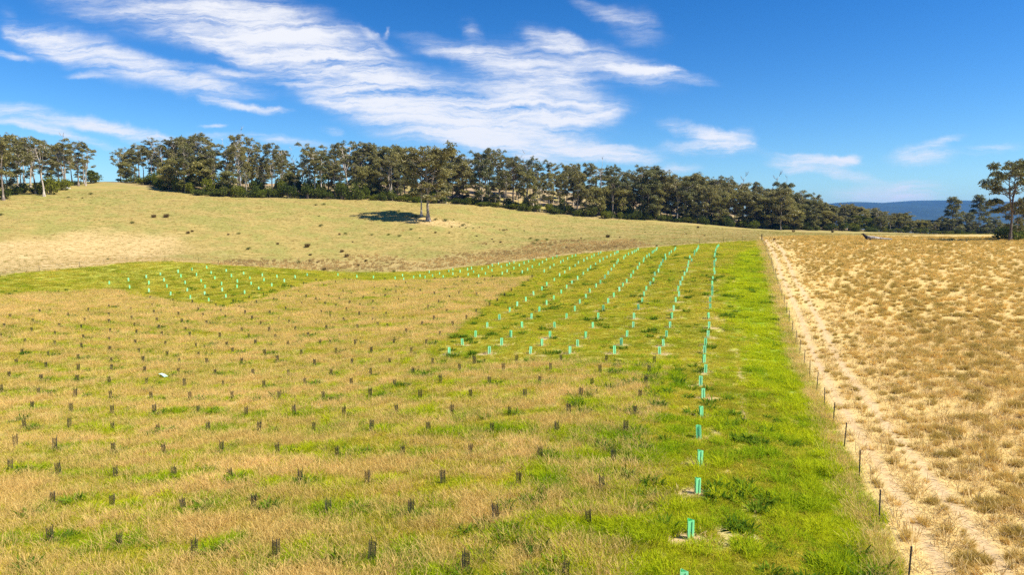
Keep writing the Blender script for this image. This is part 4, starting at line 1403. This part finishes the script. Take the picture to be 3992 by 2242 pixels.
def bush(seed, h=2.6, w=1.8, n=900, size=.30, upright=False):
    r = np.random.default_rng(seed)
    mb = MB()
    cen, crd = [], []
    for k in range(9):
        a = r.uniform(0, 6.28); q = w * .62 * math.sqrt(r.uniform(0, 1))
        z = h * r.uniform(.25, .82) * (1 - .35 * (q / w) ** 2)
        c = np.array([q * math.cos(a), q * math.sin(a), z])
        mb.tube([(c[0] * .15, c[1] * .15, -.2), tuple(c * np.array([.6, .6, .55])), tuple(c)], [.06, .04, .015], 5, False)
        cen.append(c); crd.append(r.uniform(.35, .55) * w)
    out = []
    for c, rad in zip(cen, crd):
        m = n // 9
        d = r.normal(size=(m, 3)); d /= np.linalg.norm(d, axis=1)[:, None]
        P = c + d * rad * (r.uniform(.35, 1.1, m) ** .6)[:, None] * np.array([1, 1, .8 if not upright else 1.5])
        P[:, 2] = np.maximum(P[:, 2], .05)
        t = d * .6 + r.normal(0, .6, (m, 3)); t[:, 2] += .25
        t /= np.linalg.norm(t, axis=1)[:, None]
        b = np.cross(t, r.normal(size=(m, 3))); b /= np.linalg.norm(b, axis=1)[:, None]
        l = size * r.uniform(.6, 1.4, m)[:, None]; ww = l * .35
        out.append(np.stack([P - b * ww * .5, P + t * l * .5 - b * ww, P + t * l, P + t * l * .5 + b * ww], 1))
    return mb, np.concatenate(out)


def tuft(seed, h, w, n=220, size=.05):
    r = np.random.default_rng(seed)
    a = r.uniform(0, 6.28, n); q = w * .28 * np.sqrt(r.uniform(0, 1, n))
    H = h * r.uniform(.5, 1, n); le = np.abs(r.normal(.4, .25, n))
    b0 = np.stack([q * np.cos(a), q * np.sin(a), np.zeros(n)], 1)
    top = b0 + np.stack([np.cos(a) * np.sin(le) * H, np.sin(a) * np.sin(le) * H, np.cos(le) * H], 1)
    fa = r.uniform(0, 6.28, n); W = np.stack([np.cos(fa), np.sin(fa), 0 * fa], 1) * size
    m = b0 + (top - b0) * .55 + np.array([0, 0, .03])
    return np.concatenate([np.stack([b0 - W, b0 + W, m + W * .8, m - W * .8], 1), np.stack([m - W * .8, m + W * .8, top + W * .2, top - W * .2], 1)])


def variant(kind, mb, Q, bark, leaf):
    return (mb.mesh(kind + '_trunk', M[bark], True), quad_mesh(kind + '_crown', Q, M[leaf]))


VAR = {}
VAR['tall'] = [(18.0, *variant('tall_gum', *gum(100 + i, 18, [.40, .50, .44, .56, .36][i], [2.5, 3.0, 2.2, 2.8, 3.2][i], [20, 16, 17, 15, 24][i], .06, 150, .31, .85, [2, 3, 1, 2, 2][i], ['umb', 'umb', 'col', 'umb', 'dome'][i], .4, .31, (.5, 1.1), (2, 4)), 'bark', ['gum', 'gum_dark'][i % 2])) for i in range(5)]
VAR['umbrella'] = [(18.0, *variant('umbrella_gum', *gum(120 + i, 18, [.46, .58, .52, .64][i], [3.4, 4.0, 3.0, 3.6][i], [17, 14, 14, 11][i], .10, 150, .31, .7, 3, 'umb', .42, .31, (.5, 1.15), (2, 4)), 'bark', 'gum')) for i in range(4)]
VAR['bushy'] = [(15.0, *variant('bushy_gum', *gum(140 + i, 15, .16, 3.7, 30, .05, 140, .33, .95, 2, 'dome', .3, .22, (.6, 1.25), (3, 5)), ['bark_dark', 'bark'][i % 2], ['gum_dark', 'gum', 'gum_gold'][i % 3])) for i in range(5)]
VAR['conical'] = [(16.0, *variant('conical_gum', *gum(160 + i, 16, .12, 3.9, 30, .03, 140, .33, .85, 1, 'cone', .4, .22, (.55, 1.1), (3, 4)), 'bark_dark', 'gum_dark')) for i in range(2)]
VAR['wattle'] = [(9.0, *variant('wattle', *gum(170 + i, 9, .18, 2.8, 16, .06, 95, .40, .85, 3, 'dome', .15, .2, (.9, 1.5)), 'bark_dark', ['gum_gold', 'bush_bright'][i % 2])) for i in range(3)]
_lone = gum(211, 20, .30, 6.2, 40, .02, 120, .38, .8, 3, 'dome', .40, .42, (.65, 1.4), (4, 6))
VAR['lone'] = [(20.0, *variant('paddock_gum', *_lone, 'bark', 'gum'))]
VAR['lone_mate'] = [(18.0, *variant('paddock_gum_mate', *gum(215, 18, .42, 4.6, 26, .04, 120, .38, .8, 2, 'dome', .42, .36, (.65, 1.3), (3, 5)), 'bark', 'gum'))]
VAR['field'] = [(16.0, *variant('field_gum', *gum(231, 16, .34, 5.4, 34, .03, 230, .28, .8, 3, 'dome', .34, .40, (.6, 1.25), (3, 5)), 'bark_dark', 'gum_dark'))]
DEADV = []
for i in range(3):
    a_, b_ = dead(300 + i)
    DEADV.append((15.0, a_.mesh('dead_trunk', M['deadwood'], True), b_.mesh('dead_branches', M['deadwood'])))
VAR['dead'] = DEADV
BUSHV = {}
BUSHV['dark'] = [variant('dark_bush', *bush(400 + i, 2.6, 1.9, 900, .32), 'bark_dark', 'bush') for i in range(4)]
BUSHV['bright'] = [variant('bright_bush', *bush(410 + i, 2.6, 1.7, 900, .30, i % 2 == 0), 'bark_dark', 'bush_bright') for i in range(3)]

WORDS = {'tall': 'slender gum tree', 'umbrella': 'flat-topped gum tree', 'bushy': 'bushy gum tree',
         'conical': 'pointed gum tree', 'wattle': 'rounded olive tree', 'dead': 'leafless dead tree'}
NAME = {'tall': 'gum_tree', 'umbrella': 'gum_tree', 'bushy': 'gum_tree', 'conical': 'gum_tree', 'wattle': 'wattle_tree', 'dead': 'dead_tree', 'lone': 'paddock_tree', 'lone_mate': 'paddock_tree', 'field': 'gum_tree'}
COUNT = {}


def add_tree(kind, x, y, z, h, label=None, where=None, group=None, wide=1.0, which=None, rz=None):
    vs = VAR[kind]
    H, tm, cm_ = vs[(which if which is not None else random.randrange(len(vs))) % len(vs)]
    e = empty(NAME[kind], (x, y, z), random.uniform(0, 6.283) if rz is None else rz)
    s = h / H
    w = s * wide * random.uniform(.92, 1.1) if which is None else s * wide
    e.scale = (w, w, s)
    link('trunk', tm, None, e)
    link('branches' if kind == 'dead' else 'crown', cm_, None, e)
    if label is None:
        key = (kind, where)
        COUNT[key] = COUNT.get(key, 0) + 1
        label = f'{WORDS[kind]}, {ordinal(COUNT[key])} {where}'
    tag(e, label, 'tree', group)
    return e


def height_to(u, vtop, x, y, z):
    """Tree height that reaches the photograph's skyline vtop at this spot."""
    d = pix_dir(u, vtop)
    D = y / d[1]
    return CAMZ + d[2] * D - z


# ---- the lone paddock trees
x, y, z, D = LONE
add_tree('lone', x, y, z, height_to(1070, 372, x, y, z), 'lone tall gum tree standing in the pasture with bare earth at its foot', which=0, rz=.6, wide=1.02)
x2, y2, z2, D2 = LONE2
add_tree('lone_mate', x2, y2, z2, height_to(1055, 400, x2, y2, z2), 'gum tree close behind the lone tall pasture gum', which=0, rz=2.0, wide=.85)
# ---- the big tree at the end of the golden paddock
x, y, z, D = hit(2541, 606)
add_tree('field', x, y, z, height_to(2555, 403, x, y, z), 'big spreading gum tree in the golden paddock beyond the fallen log', which=0, rz=1.2, wide=.80)
x, y, z, D = hit(2566, 604)
add_tree('bushy', x + .4, y + 1.5, z, 8.5, 'second stem beside the big spreading gum in the golden paddock', which=1, wide=.8)

# ---- hilltop group before the gap in the skyline
HT = [(9, 504, 345, 'tall'), (30, 474, 338, 'umbrella'), (46, 478, 335, 'tall'), (77, 471, 341, 'umbrella'), (90, 488, 347, 'umbrella'), (111, 494, 352, 'umbrella'), (130, 458, 366, 'tall'), (148, 460, 364, 'tall'),
      (165, 462, 353, 'tall'), (181, 458, 374, 'umbrella'), (198, 468, 357, 'tall'), (216, 467, 368, 'umbrella'), (63, 462, 366, 'bushy'), (18, 484, 380, 'bushy'), (104, 460, 372, 'tall'), (-14, 490, 350, 'bushy'), (231, 461, 430, 'wattle'), (204, 459, 400, 'bushy'),
      (-40, 480, 345, 'tall'), (52, 466, 355, 'tall'), (122, 459, 385, 'bushy'), (155, 457, 380, 'bushy')]
for u, v, vt, kd in HT:
    x, y, z, D = hit(u, v)
    add_tree(kd, x, y, z, height_to(u, vt, x, y, z), where='in the hilltop clump before the skyline gap', group='trees on the hilltop')
for u, v, vt in ((8, 470, 325), (60, 466, 345), (158, 462, 340), (212, 462, 350)):
    x, y, z, D = hit(u, v)
    add_tree('dead', x, y, z, height_to(u, vt, x, y, z), where='in the hilltop clump before the skyline gap', group='trees on the hilltop')

# ---- the thin end of the wood beyond the gap
TE = [(304, 457, 378, 'umbrella'), (318, 457, 371, 'umbrella'), (328, 457, 380, 'bushy'), (340, 455, 374, 'tall'), (351, 456, 358, 'umbrella'), (362, 458, 366, 'tall'), (376, 460, 372, 'tall'), (388, 459, 378, 'tall'), (398, 461, 395, 'bushy'), (312, 458, 410, 'wattle')]
for u, v, vt, kd in TE:
    x, y, z, D = hit(u, v)
    add_tree(kd, x, y, z, height_to(u, vt, x, y, z), where='at the thin end of the wood beside the skyline gap', group='trees in the wood')
for u, v, vt in ((385, 462, 350), (408, 466, 372)):
    x, y, z, D = hit(u, v)
    add_tree('dead', x, y, z, height_to(u, vt, x, y, z), where='at the thin end of the wood beside the skyline gap', group='trees in the wood')

# ---- the wood: skyline read off the photograph
SKY = [(300, 370), (400, 385), (415, 348), (440, 350), (480, 340), (520, 337), (548, 348), (565, 376), (585, 368), (612, 341), (640, 352), (660, 366), (692, 362), (720, 372), (740, 388), (760, 384), (785, 364), (830, 370), (860, 362), (905, 353),
       (935, 367), (960, 376), (1000, 371), (1020, 366), (1060, 380), (1100, 382), (1130, 388), (1160, 395), (1180, 400), (1200, 387), (1230, 374), (1260, 382), (1300, 396), (1340, 394), (1390, 411), (1440, 412), (1480, 405), (1505, 416), (1540, 413),
       (1580, 430), (1610, 419), (1640, 416), (1680, 427), (1710, 441), (1740, 432), (1760, 437), (1800, 446), (1820, 444), (1860, 456), (1900, 454), (1940, 462), (1965, 462), (1990, 477), (2030, 487), (2055, 490), (2090, 510), (2130, 508), (2200, 520), (2280, 538), (2340, 550), (2480, 553), (2600, 556)]
SU, SV = np.array([a for a, b in SKY]), np.array([b for a, b in SKY])


def skyv(u): return float(np.interp(u, SU, SV))


EDGE_U = np.array([a for a, b in WOOD_PIX]); EDGE_D = np.array([math.hypot(*p) for p in WOOD_EDGE])


def edge_spot(u, back):
    D = float(np.interp(u, EDGE_U, [project(p[0], p[1], float(ground_z(*p)[0]))[2] for p in WOOD_EDGE])) + back
    return along(u, D)


def where_of(u, rank):
    seg = 'behind the lone pasture gum' if 930 < u < 1186 else 'on the high end of the wood' if u < 660 else 'in the middle of the wood' if u <= 930 else 'past the narrow gap in the wood' if u < 1560 else 'where the wood runs downhill' if u < 1960 else 'at the low end of the wood'
    return ('along the edge ' if rank == 0 else 'in the second rank ' if rank == 1 else 'in the back rank ') + seg


rw = random.Random(5)
# emergent crowns that make the skyline, then two lower ranks
PEAKS = [(415, 348, 'umbrella'), (437, 350, 'tall'), (462, 346, 'umbrella'), (482, 341, 'umbrella'), (505, 338, 'umbrella'), (524, 337, 'umbrella'), (548, 350, 'umbrella'), (590, 372, 'tall'), (612, 340, 'tall'), (628, 345, 'umbrella'), (655, 364, 'tall'), (692, 362, 'tall'), (715, 370, 'umbrella'),
         (785, 362, 'tall'), (832, 370, 'tall'), (860, 362, 'tall'), (880, 356, 'umbrella'), (908, 352, 'umbrella'), (935, 366, 'bushy'), (960, 375, 'bushy'), (1003, 370, 'bushy'), (1022, 365, 'umbrella'), (1110, 378, 'tall'), (1140, 388, 'bushy'), (1166, 395, 'bushy'),
         (1206, 385, 'tall'), (1230, 372, 'umbrella'), (1256, 380, 'tall'), (1290, 393, 'umbrella'), (1340, 393, 'tall'), (1390, 410, 'tall'), (1440, 412, 'tall'), (1480, 404, 'tall'), (1540, 412, 'tall'), (1612, 418, 'umbrella'), (1640, 414, 'conical'), (1700, 438, 'umbrella'), (1740, 430, 'tall'),
         (1800, 444, 'tall'), (1822, 443, 'umbrella'), (1900, 453, 'tall'), (1965, 458, 'bushy'), (2050, 484, 'umbrella'), (1996, 478, 'umbrella'), (2128, 512, 'umbrella'), (2200, 524, 'umbrella')]
for u, vt, kd in PEAKS:
    x, y, z = edge_spot(u, rw.uniform(9, 26))
    add_tree(kd, x, y, z, height_to(u, vt, x, y, z), where='topping the skyline ' + where_of(u, 0).split('edge ')[1], group='trees in the wood', wide=.85 if kd == 'tall' else 1.0)
for u, vt in ((578, 350), (586, 358), (614, 322), (748, 372), (1510, 398), (1325, 380), (1946, 436), (1972, 444), (1862, 438), (640, 356)):
    x, y, z = edge_spot(u, rw.uniform(8, 20))
    add_tree('dead', x, y, z, height_to(u, vt, x, y, z), where='bare above the skyline ' + where_of(u, 0).split('edge ')[1], group='trees in the wood')


def mixkind(u, rank):
    q = rw.random()
    if u < 1200: return 'tall' if q < .46 else 'umbrella' if q < .64 else 'bushy' if q < .86 else 'wattle'
    if u < 1560: return 'tall' if q < .45 else 'umbrella' if q < .58 else 'bushy' if q < .9 else 'wattle'
    return 'tall' if q < .18 else 'umbrella' if q < .28 else 'bushy' if q < .78 else 'conical' if q < .84 else 'wattle'


for rank, (b0, b1, step, lo, hi) in enumerate(((1, 5, 29, .46, .88), (9, 17, 24, .60, .95), (24, 38, 33, .70, .97))):
    u = 412 if rank else 430
    while u < (2600 if rank < 2 else 2380):
        uu = u + rw.uniform(-.4, .4) * step
        u += step * (1.0 if u < 1500 else .92 if u < 1950 else .60)
        if 1174 < uu < 1200 or (rank == 0 and 1040 < uu < 1095): continue
        x, y, z = edge_spot(uu, rw.uniform(b0, b1))
        full = height_to(uu, skyv(uu), x, y, z)
        kd = mixkind(uu, rank)
        f = rw.uniform(lo, hi)
        if kd == 'wattle': f = min(f, .55)
        h = max(5.0, full * f)
        add_tree(kd, x, y, z, h, where=where_of(uu, rank), group='trees in the wood', wide=rw.uniform(.72, 1.05) if u < 1560 else 1.05 if u < 1950 else 1.4)
# big pale-trunked trees on the edge
for u, v, vt, kd in ((1541, 548, 416, 'tall'), (1630, 553, 428, 'bushy'), (792, 497, 380, 'tall'), (986, 503, 392, 'tall'), (1452, 543, 425, 'tall'), (1346, 531, 408, 'tall'), (538, 484, 372, 'tall'), (477, 480, 365, 'tall'), (1958, 572, 470, 'bushy'),
                     (2386, 590, 492, 'conical'), (2452, 589, 487, 'conical'), (2420, 590, 535, 'bushy'), (2490, 590, 545, 'bushy'), (2360, 590, 548, 'bushy'), (2550, 590, 556, 'bushy'), (2600, 590, 550, 'bushy')):
    if u > 1900: x, y, z = edge_spot(min(u, 2500), -2 if u < 2000 else 4); x = (u - CU) / F * (y / CP); z = float(ground_z(x, y)[0])
    else: x, y, z, D = hit(u, v)
    add_tree(kd, x, y, z, height_to(u, vt, x, y, z), where='standing forward of the wood ' + where_of(u, 0).split('edge ')[1] if u < 2380 else 'on the crest behind the golden paddock', group='trees in the wood')
x, y, z, D = hit(1740 * 2576 / 3992, 795 * 2576 / 3992)
add_tree('dead', x, y, z, 4.2, 'slim bare dead stick standing forward of the wood by the narrow gap', which=1)

# ---- understorey along the edge of the wood
BC = {}


def add_bush(kind, x, y, z, h, wide, where, group='bushes under the wood'):
    vs = BUSHV[kind]
    tm, cm_ = vs[random.randrange(len(vs))]
    e = empty('bush', (x, y, z), random.uniform(0, 6.28))
    e.scale = (wide / 1.9, wide / 1.9, h / 2.9)
    link('stem', tm, None, e); link('foliage', cm_, None, e)
    BC[(kind, where)] = BC.get((kind, where), 0) + 1
    word = 'dark green bush' if kind == 'dark' else 'yellow green bush'
    tag(e, f'{word}, {ordinal(BC[(kind, where)])} {where}', 'bush', group)


u = 415
while u < 2600:
    dens = 17 if u < 1200 else 20
    uu = u + rw.uniform(-8, 8)
    u += dens
    for b in ((-.5, 2.0), (4, 8)):
        if b[0] > 0 and rw.random() < .2: continue
        if 1120 < uu < 1150: continue
        x, y, z = edge_spot(uu, rw.uniform(*b))
        h = (rw.uniform(1.3, 5.4) if uu < 1200 else rw.uniform(1.2, 4.4)) * (1.0 if b[0] < 0 else 1.35)
        if 480 < uu < 560 or 700 < uu < 960: h *= 1.15
        if 1150 < uu < 1260: h = rw.uniform(1.6, 2.6)
        seg = where_of(uu, 0).replace('along the edge ', '')
        add_bush('bright' if rw.random() < .34 else 'dark', x, y, z, h, rw.uniform(1.5, 2.9), ('at the foot of trees ' if b[0] < 0 else 'deeper under trees ') + seg)
for u, v, h, w, kd in ((60, 486, 3.2, 2.2, 'dark'), (40, 490, 2.6, 2.0, 'dark'), (160, 478, 3.0, 2.4, 'bright'), (100, 488, 3.4, 2.0, 'bright'), (123, 489, 4.4, 3.0, 'bright'), (130, 480, 5.0, 2.6, 'bright'), (168, 470, 2.6, 2.4, 'bright'), (12, 500, 3.0, 2.0, 'dark'), (195, 464, 1.4, 2.0, 'dark'), (150, 470, 1.6, 1.6, 'dark'),
                       (238, 460, 3.6, 2.6, 'dark'), (86, 487, 1.8, 1.6, 'dark')):
    x, y, z, D = hit(u, v); add_bush(kd, x, y, z, h, w, 'under the hilltop trees', 'bushes on the hilltop')
for u, v, h, w, kd in ((340, 460, 2.4, 2.6, 'bright'), (355, 464, 2.6, 2.2, 'bright'), (375, 464, 3.2, 2.2, 'dark'), (390, 466, 4.0, 3.0, 'dark'), (405, 470, 4.0, 3.0, 'dark'), (425, 474, 4.4, 3.2, 'dark'), (318, 459, 1.2, 1.6, 'dark'), (298, 457, 1.2, 1.2, 'dark')):
    x, y, z, D = hit(u, v); add_bush(kd, x, y, z, h, w, 'at the thin end of the wood', 'bushes at the thin end of the wood')
x, y, z, D = hit(2532, 604); add_bush('dark', x, y - .5, z, 3.0, 2.9, 'round the foot of the big spreading gum', 'bushes at the big gum')
x, y, z, D = hit(2574, 602); add_bush('dark', x, y - .5, z, 2.8, 2.6, 'round the foot of the big spreading gum', 'bushes at the big gum')

# ---- low shrubs and rush tufts dotted over the hillside
SHV = [[quad_mesh('shrub_leaves', bush(430 + i, 1.0, .95, 420, .14)[1], M['bush']) for i in range(3)],
       [quad_mesh('rush_blades', tuft(440 + i, 1.0, .9), M['rush']) for i in range(2)],
       [quad_mesh('shrub_leaves', bush(450 + i, 1.0, .95, 420, .14)[1], M['bush_bright']) for i in range(2)]]
for v_ in SHV[1]: v_.materials[0] = leaf_material('rush_tuft', (.17, .125, .05), (.30, .21, .085), .25)
SN = ['low dark green shrub', 'brown rush tuft', 'low yellow green shrub']
SCN = {}
items = []
for w_ in SHRUBS.split():
    a, b, c, d = map(int, w_.split(','))
    items.append((a, b, c, d, *hit(a * 2576 / 3992, b * 2576 / 3992)))
items.sort(key=lambda q: (q[7], q[0]))
for a, b, c, d, x, y, z, D in items:
    u = a * 2576 / 3992
    wide = c * 2576 / 3992 * D / F
    o = link('rush_tuft' if d == 1 else 'shrub', SHV[d][a % len(SHV[d])])
    o.location = (x, y, z - .05); o.rotation_euler = (0, 0, random.uniform(0, 6.28))
    s = max(.38, wide * .66)
    o.scale = (s, s, s * (.75 if d != 1 else .95))
    reg = 'in front of the hilltop clump' if u < 420 else 'beside the lone gum' if D > 178 and 900 < u < 1320 else 'on the slope below the lone gum' if u < 1290 else 'beyond the back fence under the wood' if u < 1950 else 'at the crest of the golden paddock'
    SCN[(d, reg)] = SCN.get((d, reg), 0) + 1
    tag(o, f'{SN[d]} {reg}, {ordinal(SCN[(d, reg)])} from the gully upward', 'shrub' if d != 1 else 'rush tuft', 'low shrubs dotted on the hillside')

# ------------------------------------------------------------------ far hills and the air in front of them
def build_hills():
    prof = [(1500, 640), (1850, 575), (1990, 536), (2040, 523), (2090, 511), (2130, 509), (2200, 512), (2240, 508), (2300, 505), (2370, 505), (2450, 508), (2520, 511), (2576, 513), (2800, 510), (3100, 530), (3500, 570)]
    Dr = 5200.0
    us = np.linspace(1500, 3500, 300)
    vv = np.interp(us, [a for a, b in prof], [b for a, b in prof])
    ridge = np.array([CAMZ + pix_dir(u, v)[2] * Dr for u, v in zip(us, vv)])
    ridge += 5 * (fbm(us / 30, us * 0 + 2, 5, 3) - .5)
    ts = np.linspace(-1, 1, 60)
    V, Fc = [], []
    for i, t in enumerate(ts):
        D = Dr + t * 2600
        sh = (1 - abs(t) ** 1.4)
        for j, u in enumerate(us):
            X = (u - CU) / F * Dr * (1 + .12 * t)
            n = (float(fbm(X / 420, D / 420, 8, 4)) - .5) * 90 * (1 - sh) * (sh > 0)
            V.append((X, D, -30 + (ridge[j] + 30) * sh + n * sh))
    m = len(us)
    for i in range(len(ts) - 1):
        for j in range(m - 1):
            Fc.append((i * m + j, i * m + j + 1, (i + 1) * m + j + 1, (i + 1) * m + j))
    me = bpy.data.meshes.new('hills'); me.from_pydata(V, [], Fc); me.materials.append(M['hill'])
    me.polygons.foreach_set('use_smooth', [True] * len(me.polygons))
    tag(link('hills', me), kind='structure')


build_hills()


def build_haze():
    mb = MB(); mb.box((1200, 3600, 130), (9600, 9200, 330))
    t = NT('thin_air')
    v = t.node('ShaderNodeVolumePrincipled', {'Color': (.06, .36, 1.0), 'Density': 0.85e-4, 'Anisotropy': 0.2})
    t.l.new(v.outputs[0], t.out.inputs['Volume'])
    o = link('haze', mb.mesh('haze', t.m))
    tag(o, 'thin blue air over the whole farm', 'haze', kind='stuff')


if HAZE: build_haze()
